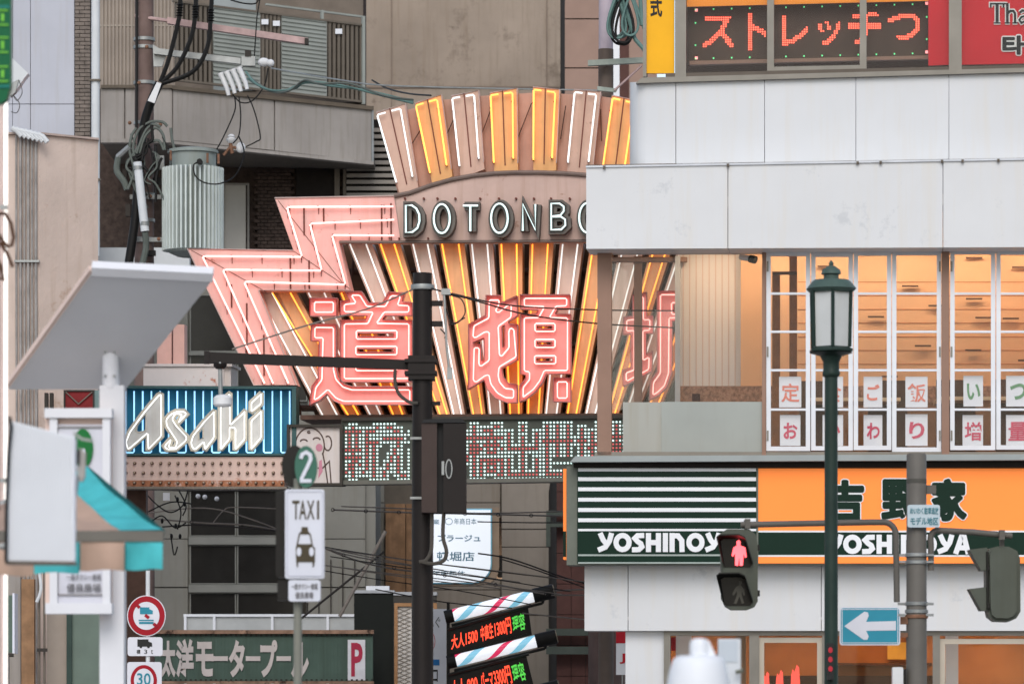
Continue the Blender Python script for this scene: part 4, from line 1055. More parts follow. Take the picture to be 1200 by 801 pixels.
# ------------------------------------------------------------------ utility pole with transformer
M_pole = mat('brown_utility_pole', S(112, 94, 88), .7, .12, 4)
M_cable = mat('black_cable', S(24, 23, 22), .5, .05)
M_gcable = mat('grey_green_cable', S(92, 98, 92), .5, .08)
M_porc = mat('porcelain', S(212, 212, 212), .25, .05)
M_trf = mat('transformer_grey', S(196, 204, 200), .45, .05, 2, streak=.1)
M_rusty = mat('rusty_fitting', S(128, 94, 74), .7, .2, 8)
DU = 64.0; U = P(DU); su = DU/F
up = thing('utility_pole', 'brown steel utility pole wrapped in cables beside the transformer', 'utility pole', Vector((W(169, 0, DU).x, DU, 0)))
B().lathe((W(169, 0, DU).x, DU, 0), [(.17, 0), (11.5*su, W(0, 320, DU).z), (11*su, W(0, -60, DU).z)], 18).build('pole', M_pole, up, True)
for y in (46, 55.5, 97, 144, 228, 258, 280):
    B().lathe(W(169, y, DU)-Vector((0, 0, .03)), [(12.6*su, 0), (12.6*su, .05)], 18).build('band', M_steel, up, True)
B().tube([W(160.5, -40, DU-.2), W(160, 150, DU-.2)], .022, 6).build('conduit', M_cable, up, True)
B().tube([W(158, 19, DU-.1), W(208, 26, DU-.1)], .03, 6).build('arm', M_rustpink, up)
ca = B().poly(U, [(196, 20), (361, 44.5), (361, 52), (196, 27.5)], .25, .12).build('cross_arm', M_rustpink, up)
B().poly(U, [(357, 44.5), (361.5, 45), (361.5, 52), (357, 51.5)], .27, .1).build('arm_end', M_joint, ca)
B().poly(U, [(180, 56), (282, 68), (282, 75), (180, 63)], .3, .1).build('lower_arm', M_steel, up)
B().poly(U, [(179, 52), (195, 62), (190, 78), (180, 78)], .2, .05).build('gusset', M_steel, up)
# three black feed cables with boots
fan = [((211, -20), (211, 12), (206, 38), (197, 72), (188, 96)), ((230, -20), (229, 14), (224, 44), (208, 78), (189, 97)), ((249, -20), (247, 18), (243, 55), (226, 84), (190, 98))]
for k, f in enumerate(fan):
    B().tube(spline([W(x, y, DU-.55) for x, y in f], 7), 2.6*su, 8).build('feed_cable', M_cable, up, True)
    bt = B()
    for i in range(5):
        bt.lathe(W(f[1][0]+.2*i*(-1 if k == 0 else 0), f[1][1]-6+i*3.1, DU-.55), [(2.2*su, -.012), (4.6*su, 0), (2.2*su, .016)], 12)
    bt.build('cable_boot', M_cable, up, True)
B().tube(spline([W(187, 97, DU-.55), W(176, 122, DU-.5), W(168, 150, DU-.45), W(163, 200, DU-.4), W(158, 260, DU-.4), W(149, 320, DU-.4)], 8), 5.2*su, 10).build('cable_trunk', M_cable, up, True)
B().poly(U, [(184, 96), (189, 98), (181, 121), (173, 118)], .72, .03).build('tag', M_porc, up)
loops = [((196, 148), (190, 143), (176, 143), (163, 152), (156, 172), (160, 192)), ((200, 150), (202, 165), (206, 180)), ((160, 150), (154, 160), (152, 178), (157, 200), (150, 222)), ((164, 180), (170, 160), (182, 150), (191, 158), (193, 176)), ((166, 180), (174, 168), (186, 165), (192, 176)), ((160, 180), (170, 154), (180, 146), (188, 149))]
for f in loops:
    B().tube(spline([W(x, y, DU-.5) for x, y in f], 7), .022, 6).build('loop_cable', M_gcable, up, True)
B().tube([W(161, 190, DU-.55), W(170, 271, DU-.55)], 5.0*su, 12).build('arrester_tube', M_pipe, up, True)
for x, y in ((161.5, 197), (169.5, 262)): B().lathe(W(x, y, DU-.55), [(5.5*su, -.03), (5.5*su, .03)], 12).build('tube_collar', M_steel, up, True)
B().tube(spline([W(170, 272, DU-.55), W(171, 290, DU-.5), W(166, 312, DU-.5)], 5), .05, 8).build('lower_cable', M_gcable, up, True)
B().tube([W(138, 184, DU-.4), W(152, 172, DU-.5)], 3.5*su, 8).build('lever_arm', M_steel, up, True)
B().tube(spline([W(139, 184, DU-.4), W(137, 200, DU-.4), W(145, 212, DU-.4), W(149, 222, DU-.4)], 5), .05, 8).build('loop_cable', M_gcable, up, True)
for y in (229, 279):
    B().poly(U, [(152, y-1), (198, y-1), (198, y+4), (152, y+4)], .18, .05).build('bracket', M_steel, up)
random.seed(21)
for k in range(16):
    x = random.uniform(150, 192); y = random.uniform(140, 190); f = [(x, y)]
    for i in range(4):
        x += random.uniform(-13, 13); y += random.uniform(4, 22); x = min(200, max(136, x)); f.append((x, y))
    B().tube(spline([W(a, b, DU-.45-.02*(k % 5)) for a, b in f], 6), random.choice((.011, .016, .022)), 6).build('loop_cable', (M_cable, M_gcable, M_cable)[k % 3], up, True)
for x, y, w, h in ((188, 190, 8, 16), (184, 212, 10, 8), (150, 246, 6, 14), (192, 240, 6, 30), (176, 296, 12, 6), (146, 206, 5, 16)):
    B().rect(P(DU-.3), x-w/2, y-h/2, x+w/2, y+h/2, .0, .12).build('pole_fitting', random.choice((M_steel, M_cable, M_joint)), up)
for x, y in ((172, 55), (163, 97), (184, 97), (152, 144), (188, 146), (176, 230), (186, 280)):
    B().ball(W(x, y, DU-.3), .03, .03, .03).build('band_bolt', M_rusty, up, True)
# transformer
tr = thing('pole_transformer', 'large ribbed grey transformer can hung on the brown utility pole', 'transformer', W(226, 304, DU-.3))
c = W(226, 300, DU-.35); Rt = 33*su
B().lathe((c.x, c.y, W(0, 296, DU).z), [(Rt*.55, -.1), (Rt*.85, -.04), (Rt*.88, 0), (Rt*.88, (296-202)*su), (Rt*.82, (296-200)*su), (Rt*.82, (296-184)*su), (Rt*.9, (296-183.5)*su), (Rt*.9, (296-180)*su), (Rt*.6, (296-178)*su)], 28).build('tank', mat('transformer_tank_shaded', S(134, 142, 138), .5, .06, 2, streak=.15), tr, True)  # tank grey darkened to paint the shade between the fins
for i in range(40):
    q = 2*math.pi*i/40; ux, uy = math.cos(q), math.sin(q)
    if uy > .5: continue
    z0 = W(0, 297, DU).z; z1 = W(0, 201, DU).z
    a = Vector((c.x+ux*Rt*.86, c.y+uy*Rt*.86, 0)); b = Vector((c.x+ux*Rt*1.09, c.y+uy*Rt*1.09, 0)); w = Vector((-uy, ux, 0))*.013
    v = [a+w, b+w, b-w, a-w]
    B().hexa([(p.x, p.y, z0) for p in v], [(p.x, p.y, z1) for p in v]).build('cooling_fin', M_trf, tr)
for x, y in ((200, 180), (243, 183), (256, 184)):
    p = W(x, y, DU-.75); B().box(p.x-.016, p.x+.016, p.y, p.y+.06, p.z-.10, p.z+.05).build('lid_clamp', M_rusty, tr)
p = W(234, 189.5, DU-.85); B().tube([p+Vector((0, .1, 0)), p-Vector((0, .04, 0))], .045, 10).build('cable_port', M_cable, tr, True)
B().tube(spline([p, p+Vector((-.09, -.05, -.06)), W(229, 206, DU-.9), W(240, 214, DU-.9), W(258, 215, DU-.9), W(276, 205, DU-.7), W(286, 180, DU-.5), W(280, 160, DU-.4)], 7), .012, 5).build('lead_wire', M_cable, tr, True)
# porcelain insulators
ins = thing('porcelain_insulator', 'white porcelain insulators on a rusty bracket beside the transformer lid', 'insulator', W(275, 180, DU-.3))
B().lathe(W(271, 165, DU-.3), [(.03, -.04), (.075, 0), (.08, .03), (.04, .05), (.06, .07), (.03, .1)], 12).build('insulator', M_porc, ins, True)
B().ball(W(282, 173, DU-.3), .075, .06, .085).build('insulator', M_porc, ins, True)
B().tube([W(262, 182, DU-.3), W(270, 172, DU-.3), W(280, 174, DU-.3)], .025, 6).build('bracket', M_rusty, ins)
B().tube([W(270, 168, DU-.3), W(272, 180, DU-.3)], .03, 6).build('bracket', M_rusty, ins)
fz = thing('fuse_cutouts', 'row of tilted white porcelain fuse holders hanging below the grey arm', 'insulator', W(275, 115, DU-.4))
for i in range(4):
    x = 259+i*7.2; B().tube([W(x-1, 86-i*2.2, DU-.4-.05*i), W(x+2, 92-i*2.2, DU-.4-.05*i), W(x+7, 104-i*2.4, DU-.4-.05*i), W(x+9, 112-i*2.4, DU-.4-.05*i)], .046, 9, r1=.03).build('fuse_holder', M_porc, fz, True)
B().tube([W(256, 88, DU-.35), W(284, 78, DU-.35)], .03, 6).build('bar', M_steel, fz)
B().rect(P(DU-.3), 283, 66, 299, 77, .0, .12).build('mount', M_steel, fz)
B().rect(P(DU-.3), 287, 59, 294, 66, .02, .1).build('mount', M_joint, fz)
B().ball(W(309, 73, DU-.35), .095, .07, .07).build('end_knob', M_porc, fz, True)
B().ball(W(317, 74, DU-.35), .06, .06, .06).build('end_knob', M_porc, fz, True)
for pts in (((275, 114), (275, 130), (262, 160), (252, 178)), ((280, 114), (282, 135), (280, 158), (273, 168)), ((290, 112), (298, 130), (305, 160), (300, 166), (288, 172)), ((272, 110), (282, 120), (296, 118), (310, 100), (314, 80))):
    B().tube(spline([W(x, y, DU-.45) for x, y in pts], 6), .011, 5).build('drop_wire', M_cable, fz, True)
# teal service cables running right to the crown
for k, pts in enumerate((((290, 88), (305, 100), (322, 108), (340, 106), (357, 94), (375, 98), (410, 98), (450, 112), (484, 117)), ((290, 92), (310, 104), (330, 108), (358, 97), (390, 101), (430, 106), (484, 119)), ((288, 84), (300, 98), (320, 106), (345, 104), (360, 96), (400, 100), (440, 110), (484, 121)))):
    wire(spline([W(x, y, 62-i*.4) for i, (x, y) in enumerate(pts)], 5), .017, mat('teal_cable', S(96, 124, 118), .5) if k else M_gcable, ['grey', 'thin teal', 'lowest teal'][k]+' service cable drooping from the fuse holders to the neon crown', group='service cables to the crown')
wire(spline([W(318, 80, 62), W(400, 94, 60), W(470, 101, 59), W(700, 106, 58)], 5), .012, M_steel, 'thin pale wire stretched in front of the concrete tower')
wire(spline([W(436, 94, 61), W(455, 104, 60), W(480, 110, 58), W(505, 112, 57)], 5), .013, M_cable, 'short dark wire ending at the top left of the neon crown')
wire(spline([W(270, 0, 63), W(285, 4, 63), W(300, 4, 63), W(304, -6, 63)], 5)+[W(304, -20, 63)], .012, M_cable, 'dark wire hanging at the top edge above the balcony')
wire([W(306, -10, 62.6), W(301, 20, 62.6), W(298, 66, 62.6)], .01, M_cable, 'thin vertical wire dropping to the grey arm of the pole')

# mauve pole with coiled cable beside the shop
cp = thing('mauve_service_pole', 'mauve pole with brown base and steel brackets above the neon crown', 'utility pole', Vector((W(710, 0, 58.5).x, 58.5, 0)))
B().lathe((W(710, 0, 58.5).x, 58.5, 0), [(.11, 0), (.11, W(0, 58, 58.5).z)], 16).build('base', mat('brown_pole_base', S(96, 84, 76), .6, .1), cp, True)
B().lathe((W(710, 0, 58.5).x, 58.5, W(0, 58, 58.5).z), [(.105, 0), (.10, 1.5)], 16).build('shaft', mat('mauve_paint', S(172, 160, 168), .5, .06, 3), cp, True)
B().poly(P(58.3), [(689, 70.5), (754, 67), (754, 73.5), (689, 77)], .1, .08).build('bracket', mat('pale_green_steel', S(150, 158, 148), .5, .1, 5), cp)
B().tube([W(720, 106, 58.2), W(752, 77, 58.2)], .016, 6).build('stay', M_rustpink, cp)
B().poly(P(58.3), [(700, 101), (724, 104), (722, 108), (700, 106)], .1, .05).build('foot_bracket', mat('pale_green_steel', S(150, 158, 148)), cp)
co = thing('coiled_cable', 'tangled coil of black and teal cable hanging on the mauve pole', 'cable', W(735, 50, 57.9))
for k in range(7):
    cx = 729+random.uniform(-8, 10); cy = 18+random.uniform(-4, 8); pts = []
    for i in range(15):
        q = 2*math.pi*i/14
        pts.append(W(cx+(10+2*(k % 3))*math.cos(q)*.8+6*math.sin(q*2)*.5, cy+(24+3*(k % 2))*math.sin(q), 57.9-.03*k))
    B().tube(spline(pts, 4), .018, 6).build('cable_loop', M_cable if k % 2 else mat('teal_cable', S(96, 124, 118)), co, True)
for a, b in (((722, -10), (733, 22)), ((738, -10), (757, 38)), ((744, 46), (758, 62)), ((750, -5), (752, 30)), ((728, -8), (744, 46))):
    B().tube([W(*a, 57.8), W(*b, 57.8)], .03, 7).build('cable_sleeve', mat('teal_cable', S(96, 124, 118)), co, True)

# ------------------------------------------------------------------ wires under the gate
M_wire = mat('weathered_wire', S(120, 112, 104), .6, .1)
M_wire_d = mat('dark_wire', S(46, 42, 40), .6, .05)
WR = [([(400, 593), (480, 596), (560, 601), (690, 598)], .010, M_wire, 'upper pale wire crossing behind the black pole below the board'),
      ([(390, 597), (470, 600), (560, 602), (640, 604), (700, 606)], .013, M_wire, 'lower pale wire with rings below the dot matrix board'),
      ([(150, 572), (230, 575), (330, 574)], .010, M_wire_d, 'dark wire directly under the rusty bulb panel'),
      ([(165, 606), (230, 612), (320, 620), (430, 660), (530, 675), (640, 696)], .013, M_wire, 'long sagging wire from the awning corner to the barber lamp'),
      ([(165, 602), (240, 595), (300, 610), (400, 648), (520, 668)], .010, M_wire, 'twin sagging wire above the long sagging wire'),
      ([(190, 617), (240, 615), (330, 622)], .012, M_wire_d, 'dark wire in front of the dark office windows'),
      ([(250, 612), (262, 598), (275, 594), (330, 596)], .009, M_wire, 'curling thin wire before the upper office windows'),
      ([(560, 648), (600, 655), (660, 676), (690, 684)], .012, M_wire_d, 'dark wire right of the white salon sign'),
      ([(585, 654), (630, 668), (690, 690)], .010, M_wire_d, 'second dark wire right of the white salon sign'),
      ([(648, 692), (690, 690)], .012, M_wire, 'short pale wire from the upper barber lamp cap'),
      ([(646, 697), (690, 697)], .012, M_wire, 'short lower pale wire from the upper barber lamp cap'),
      ([(612, 718), (650, 722), (690, 726)], .010, M_wire, 'thin wire above the lower barber lamp'),
      ([(440, 690), (520, 705), (600, 712)], .009, M_wire_d, 'thin dark wire behind the upper barber lamp'),
      ([(560, 611), (620, 612), (690, 612)], .009, M_wire_d, 'faint dark wire behind the ringed wire')]
for k in range(7):
    x0 = random.uniform(330, 400); x1 = random.uniform(600, 690); y0 = 640+k*4+random.uniform(-3, 3)
    WR.append(([(x0, y0), ((x0*2+x1)/3, y0+14), ((x0+2*x1)/3, y0+26), (x1, y0+40+random.uniform(-4, 4))], .008, M_wire if k % 3 else M_wire_d, 'thin wire in the loose bundle sagging behind the black pole'))
for k, (pts, r, m, lab) in enumerate(WR):
    w = wire(spline([W(x, y, 59.4-.05*k) for x, y in pts], 6), r, m, lab, group='wires under the gate')
    if k == 1 or k == 3:
        for i in range(9):
            f = i/8; x = pts[0][0]+(pts[-1][0]-pts[0][0])*f
            j = max(a for a in range(len(pts)-1) if pts[a][0] <= x+.01); g = (x-pts[j][0])/(pts[j+1][0]-pts[j][0]); y = pts[j][1]+(pts[j+1][1]-pts[j][1])*g
            B().tube([W(x+1.9*math.cos(q*.7854), y+1.9*math.sin(q*.7854), 59.3-.05*k) for q in range(8)], .006, 5, True).build('wire_ring', M_wire_d, w, True)
kn = thing('cable_joint', 'knot of black cable joints and white insulators left of the office windows', 'cable', W(205, 640, 59))
for pts in (((168, 575), (185, 592), (200, 600), (214, 592), (220, 575)), ((176, 612), (190, 604), (205, 618), (218, 612)), ((205, 580), (212, 600), (208, 620)), ((200, 625), (204, 650), (208, 640)), ((172, 600), (200, 588), (225, 590)), ((210, 575), (218, 592), (214, 604))):
    B().tube(spline([W(x, y, 59) for x, y in pts], 5), .010, 6).build('cable', M_cable, kn, True)
for x, y in ((208, 585), (216, 590), (190, 610), (206, 616), (211, 628), (201, 628)):
    B().ball(W(x, y, 58.9), .022, .02, .04).build('clamp', M_cable, kn, True)
for x, y in ((232, 581), (240, 582), (254, 584)):
    B().ball(W(x, y, 58.9), .035).build('insulator', M_porc, kn, True)
B().rect(P(58.9), 191, 577, 199, 586, 0, .02).build('tag', M_porc, kn)

# ------------------------------------------------------------------ parking sign, hoarding, light boxes
hd = thing('white_hoarding', 'low white metal hoarding behind the green parking sign', 'fence', W(315, 745, 70))
for xa, xb in ((216, 250), (251, 318.5), (319.5, 384), (385, 416)):
    B().rect(P(70), xa, 721.5, xb, 748, -.02, .03).build('panel', mat('hoarding_grey', S(176, 178, 176), .5, .05), hd)
B().rect(P(70), 215, 719, 417, 722, .02, .08).build('top_rail', M_white, hd)
for x in (217, 251, 319, 384): B().rect(P(70), x-1.5, 720, x+1.5, 838, .03, .06).build('post', M_white, hd)
ps = thing('parking_sign', 'faded green corrugated parking sign with pale Japanese lettering and red P', 'sign', W(310, 801, 66))
pl = P(66)
M_pg = mat('faded_green_sheet', S(78, 96, 86), .6, .08, 2, streak=.2)
mb = B().rect(pl, 180, 740, 437, 799, -.01, .1)
for i in range(62): mb.rect(pl, 182+i*4.13, 741, 184.6+i*4.13, 798, -.003, .02)
mb.build('corrugated_sheet', M_pg, ps)
B().rect(pl, 178, 737.5, 438, 742, .06, .18).build('rusty_cap', mat('rusty_cap', S(150, 120, 100), .8, .2, 6, spot=S(66, 50, 42), spot_amt=.3, spot_scale=5), ps)
B().rect(pl, 178, 797.5, 438, 800.5, .05, .16).build('lower_cap', mat('rusty_cap', S(150, 120, 100)), ps)
bz = B()
for i in range(44):
    for y in (743.5, 796): bz.rect(pl, 181+i*5.9, y-.9, 183.4+i*5.9, y+.9, .03, .02)
bz.build('rivets', M_joint, ps, kind='stuff')
M_let = mat('faded_white_print', S(196, 186, 180), .6, .05, 3)
for ch, xa, xb, ya, yb in (('太', 188, 206, 750, 793), ('洋', 206, 227, 748, 793), ('モ', 229.5, 250, 751, 792), ('ー', 250, 267, 768, 774), ('タ', 268, 287, 749, 793), ('ー', 288, 305, 768, 774), ('プ', 305, 325, 749, 793), ('ー', 324, 341, 768, 774), ('ル', 341, 362, 752, 793)):
    text(ch, pl, xa, ya, xb, yb, .016, 'lettering', M_let, ps, .045 if ch != 'ー' else .02, .006)
B().rect(pl, 407.5, 749, 428, 796.5, .02, .02).build('plate', mat('plate_white', S(214, 212, 214), .4), ps)
text('P', pl, 411.5, 752.5, 425, 792, .026, 'lettering', mat('wine_print', S(170, 52, 74), .5), ps, .03)
for x in (200, 420): B().rect(pl, x-2, 800, x+2, 838, -.02, .08).build('post', M_steel, ps)

bb = thing('dark_signboard_cabinet', 'dark green black signboard cabinet behind the black pole', 'cabinet', Vector((W(455, 0, 67).x, 67, 0)))
pl = P(67)
B().rect(pl, 415, 694, 461, 839.4, 0, .5).build('body', mat('black_green', S(30, 33, 30), .5, .06), bb)
B().rect(pl, 461, 697, 511, 839.4, .02, .5).build('body', mat('charcoal', S(70, 68, 64), .5, .06), bb)
B().rect(pl, 413, 691, 462, 694.5, .03, .55).build('lid', mat('lid_grey', S(180, 182, 184)), bb)
B().rect(pl, 461, 693, 512, 697, .04, .55).build('lid', mat('lid_grey', S(180, 182, 184)), bb)
B().rect(pl, 429, 686, 456, 691, -.1, .3).build('top_box', M_white, bb)
B().frame(pl, 462, 706, 512, 839, 4, .09, .06).build('timber_frame', mat('timber', S(170, 128, 90), .6, .1, 5), bb)
mb = B().rect(pl, 466, 710, 508, 838, .05, .03)
mb.build('lattice_back', mat('lattice_white', S(206, 200, 192), .6), bb)
lt = B()
for i in range(26):
    for j in (0, 1):
        y = 712+i*5
        lt.ribbon(pl, [(466.5, y+(6 if j else 0)), (481, y+(0 if j else 6))], .7, .062+.002*j, .008)
lt.build('lattice', mat('lattice_brown', S(150, 140, 128)), bb, kind='stuff')
vs_ = thing('white_vertical_banner', 'narrow white banner with brush lettering next to the barber lamps', 'sign', Vector((W(511, 0, 61.4).x, 61.4, 0)))
pl = P(61.4)
B().rect(pl, 499, 713, 523, 839.4, 0, .12).build('panel', mat('banner_white', S(214, 216, 220), .5, .02), vs_)
text('ふぐ', pl, 500, 722, 516, 735, .004, 'lettering', mat('green_black_ink', S(60, 70, 60)), vs_, .0)
B().poly(pl, ell(503, 751, 7, 12, 24), .003, .003, [ell(503, 751, 6.4, 11.4, 24)]).build('red_ring', mat('sign_red', S(190, 30, 44)), vs_)
text('心', pl, 499.5, 741, 508, 759, .004, 'lettering', mat('vermilion', S(214, 62, 50)), vs_, .01)
B().rect(pl, 505, 772, 515, 779, .004, .003).build('blue_mark', mat('mid_blue', S(50, 120, 180)), vs_)
text('ロ', pl, 506, 784, 513, 798, .004, 'lettering', M_blk, vs_, .02)

# tilted barber lamps and price displays
M_blackm = mat('black_metal', S(36, 34, 31), .45, .08, 4)
def stripes():
    m = bpy.data.materials.new('barber_stripe'); m.use_nodes = True; nt = m.node_tree; N = nt.nodes; L = nt.links; b = N['Principled BSDF']
    tc = N.new('ShaderNodeTexCoord'); sx = N.new('ShaderNodeSeparateXYZ'); L.new(tc.outputs['Object'], sx.inputs[0])
    at = N.new('ShaderNodeMath'); at.operation = 'ARCTAN2'; L.new(sx.outputs['Z'], at.inputs[0]); L.new(sx.outputs['Y'], at.inputs[1])
    a2 = N.new('ShaderNodeMath'); a2.operation = 'DIVIDE'; L.new(at.outputs[0], a2.inputs[0]); a2.inputs[1].default_value = 2*math.pi
    x2 = N.new('ShaderNodeMath'); x2.operation = 'MULTIPLY'; L.new(sx.outputs['X'], x2.inputs[0]); x2.inputs[1].default_value = 1.25
    ad = N.new('ShaderNodeMath'); L.new(a2.outputs[0], ad.inputs[0]); L.new(x2.outputs[0], ad.inputs[1])
    fr = N.new('ShaderNodeMath'); fr.operation = 'FRACT'; L.new(ad.outputs[0], fr.inputs[0])
    cr = N.new('ShaderNodeValToRGB'); cr.color_ramp.interpolation = 'CONSTANT'; e = cr.color_ramp.elements
    e[0].position = 0; e[0].color = (.78, .80, .84, 1); e[1].position = .30; e[1].color = (.62, .03, .10, 1)
    for p, c in ((.46, (.78, .80, .84, 1)), (.72, (.20, .48, .62, 1)), (.92, (.78, .80, .84, 1))):
        q = e.new(p); q.color = c
    L.new(fr.outputs[0], cr.inputs[0]); L.new(cr.outputs[0], b.inputs['Base Color'])
    L.new(cr.outputs[0], b.inputs['Emission Color']); b.inputs['Emission Strength'].default_value = .55
    b.inputs['Roughness'].default_value = .2; b.inputs['Coat Weight'].default_value = .5
    return m
M_barb = stripes()
DB = 61.0; pl = P(DB)
for k, dy in enumerate((0, 53, 112)):
    dx = (0, 3, 6)[k]
    a = W(529+dx, 721+dy, DB); b = W(628+dx, 697+dy, DB)
    bl = thing('barber_lamp', ['upper glowing striped barber pole tilted above the 1500 price display', 'middle glowing striped barber pole tilted between the two price displays', 'lowest barber pole with only its black cap showing at the bottom edge'][k], 'barber pole', a, 'tilted barber poles')
    ax = (b-a).normalized(); rr = 7.4*DB/F
    me = MB().tube([Vector((0, 0, 0))+Vector((1, 0, 0))*((b-a).length*i/12) for i in range(13)], rr, 18)
    o = me.build('striped_tube', M_barb, None, True, origin=(0, 0, 0)); o.parent = bl; o.rotation_euler = (0, -math.atan2(ax.z, ax.x), 0)
    B().tube([a-ax*.10, a+ax*.03], rr*1.05, 16).build('end_cap', M_blackm, bl, True)
    B().tube([b-ax*.04, b+ax*.12, b+ax*.24, b+ax*.27], rr*1.15, 18).build('end_cap', M_blackm, bl, True)
    B().tube([b+ax*.27, b+ax*.285], rr*1.0, 18).build('cap_rim', mat('worn_brass', S(150, 136, 116), .4, .1, 6), bl, True)
    B().tube([a-Vector((0, -.05, .14)), b-Vector((0, -.05, .14))+ax*.1], .022, 6).build('support_bar', M_blackm, bl)
    B().tube([b-Vector((0, -.05, .14))+ax*.1, b+ax*.15], .022, 6).build('support_bar', M_blackm, bl)
N_ledr = glow('price_red', (1.0, .07, .03), 1.6); N_ledg = glow('price_green', (.10, .62, .08), .75)
for k, (quad, segs) in enumerate((([(527, 741), (616, 712), (620, 741), (527, 766)], [('大人1500', .02, .36, 0), ('中高生', .40, .56, 0), ('1300円', .58, .79, 0), ('理容', .81, .97, 1)]),
                                  ([(527, 794), (614, 769), (622, 801), (527, 822)], [('大人 900', .02, .36, 0), ('パーマ', .40, .56, 0), ('3300円', .57, .79, 0), ('理容', .81, .97, 1)]))):
    pd = thing('price_display', ['slanted black price display reading 1500 and 1300 in red', 'lower slanted price display reading 900 and 3300 cut by the frame'][k], 'display', pl.at(570, quad[3][1], .0), 'slanted price displays')
    B().poly(pl, inset(quad, -3.0), .02, .15).build('housing', M_blackm, pd)
    B().poly(pl, quad, .03, .02).build('screen', mat('black_screen', S(30, 26, 24), .3), pd)
    def pt(u, v): 
        q = quad; return ((q[0][0]*(1-u)+q[1][0]*u)*(1-v)+(q[3][0]*(1-u)+q[2][0]*u)*v, (q[0][1]*(1-u)+q[1][1]*u)*(1-v)+(q[3][1]*(1-u)+q[2][1]*u)*v)
    for body, u0, u1, g in segs:
        text(body, pl, 0, 0, 0, 0, .036, 'lettering', N_ledg if g else N_ledr, pd, .018, .004, quad=[pt(u0, .14), pt(u1, .14), pt(u1, .82), pt(u0, .82)])
    B().tube([pl.at(quad[0][0]-2, quad[0][1]-4, .1), pl.at(quad[1][0]+6, quad[1][1]-3, .1)], .02, 6).build('rail', M_blackm, pd)
bm = thing('lamp_mast', 'dark steel mast carrying the barber lamps', 'post', Vector((W(524.5, 0, 61.2).x, 61.25, 0)))
B().box(W(523.5, 0, 61.2).x, W(527, 0, 61.2).x, 61.2, 61.3, 0, W(0, 706, 61.2).z).build('mast', M_blackm, bm)

# salon sign with rounded corner
sn = thing('salon_light_sign', 'glowing white salon sign with teal lettering and rounded corner behind the pole', 'sign', W(535, 690, 68))
pl = P(68)
shape = [(488, 597), (575, 597), (575, 660)]+[(575-22*(1-math.cos(R(a))), 660+22*math.sin(R(a))) for a in range(15, 91, 15)]+[(488, 682)]
B().poly(pl, [(x+(10 if x > 560 else 0), y+(4 if y > 640 else -3)) for x, y in shape], -.03, .3).build('housing', mat('sign_taupe', S(140, 122, 104), .5, .06), sn)
B().poly(pl, inset(shape, -1.6), .0, .05).build('blue_rim', mat('sky_blue_rim', S(120, 176, 196), .4), sn)
B().poly(pl, shape, .02, .05).build('lit_panel', mat('lit_opal', (.75, .78, .82), .4, 0, emit=(.84, .93, 1.0), es=.30), sn)
M_st = mat('slate_teal_print', S(62, 108, 128), .5)
for body, bx, bo in (('年商日本一', (532, 607, 565, 614), 0), ('業', (507, 608, 515, 614), 0), ('プラージュ', (513, 626, 563, 634), .02), ('頓堀店', (512, 646, 556, 657), .012), ('年中無休', (507, 668, 545, 674), .0)):
    text(body, pl, *bx, .024, 'lettering', M_st, sn, bo)
B().poly(pl, ell(526, 610.5, 4.5, 4, 20), .024, .003, [ell(526, 610.5, 3.9, 3.4, 20)]).build('ring_mark', M_st, sn)
B().rect(pl, 582, 606, 588, 678, -.15, .2).build('side_plate', mat('chrome_side', S(150, 130, 118), .12, .1, 3, metal=.9), sn)
B().rect(pl, 583, 650, 588.6, 676, -.1, .12).build('side_shade', M_blackm, sn)
dg = thing('diagonal_stay_rod', 'grey steel rod leaning diagonally left of the salon sign', 'rod', W(398, 720, 66))
B().tube([W(398, 722, 66), W(452, 622, 66)], .03, 7).build('rod', M_wire, dg, True)
dg2 = thing('diagonal_stay_rod', 'thin dark rod crossing the thicker leaning grey rod', 'rod', W(352, 725, 66.2))
B().tube([W(352, 725, 66.2), W(450, 646, 66.2)], .018, 6).build('rod', M_wire_d, dg2, True)

# ------------------------------------------------------------------ black pole with arm, boxes and wires
M_bp = mat('dark_brown_pole', S(34, 29, 27), .45, .06, 3)
M_bx = mat('dark_brown_box', S(64, 52, 48), .4, .05, 3)
DP = 41.0; K = P(DP); sp = DP/F
bp_ = thing('black_pole', 'tall dark brown steel pole with side arm before the neon sign', 'pole', Vector((W(495, 0, DP).x, DP, 0)))
px = W(495, 0, DP).x
B().lathe((px, DP, 0), [(13.2*sp, 0), (12.6*sp, W(0, 600, DP).z), (11.2*sp, W(0, 322, DP).z), (11.2*sp, W(0, 320, DP).z)], 24).build('shaft', M_bp, bp_, True)
B().poly(K, [(241, 412), (480, 421.5), (480, 432.5), (241, 424.5)], .04, .08).build('arm', M_bp, bp_)
B().rect(K, 239, 411, 245, 425.5, .05, .1).build('arm_end', M_bp, bp_)
B().rect(K, 478, 416, 509.5, 444, .14, .28).build('arm_clamp', M_bp, bp_)
B().rect(K, 474, 420, 512, 424, .16, .32).build('clamp_flange', M_bp, bp_)
B().rect(K, 474, 434, 512, 438, .16, .32).build('clamp_flange', M_bp, bp_)
for y in (336.5,):
    B().lathe(W(495, y, DP)-Vector((0, 0, .025)), [(13.5*sp, 0), (14*sp, .02), (13.5*sp, .05)], 20).build('wire_band', M_steel, bp_, True)
for y in (355, 379):
    B().rect(K, 506, y-3, 519, y+3, .02, .06).build('lug', M_bp, bp_)
B().tube(spline([W(463, 433, DP-.1), W(463, 448, DP-.1), W(468, 462, DP-.1), W(480, 471, DP-.1), W(490, 472, DP-.12)], 6), .018, 7).build('arm_cable', mat('pole_cable', S(72, 68, 62)), bp_, True)
B().rect(K, 506, 470, 516, 474.5, .02, .05).build('lug', M_bp, bp_)
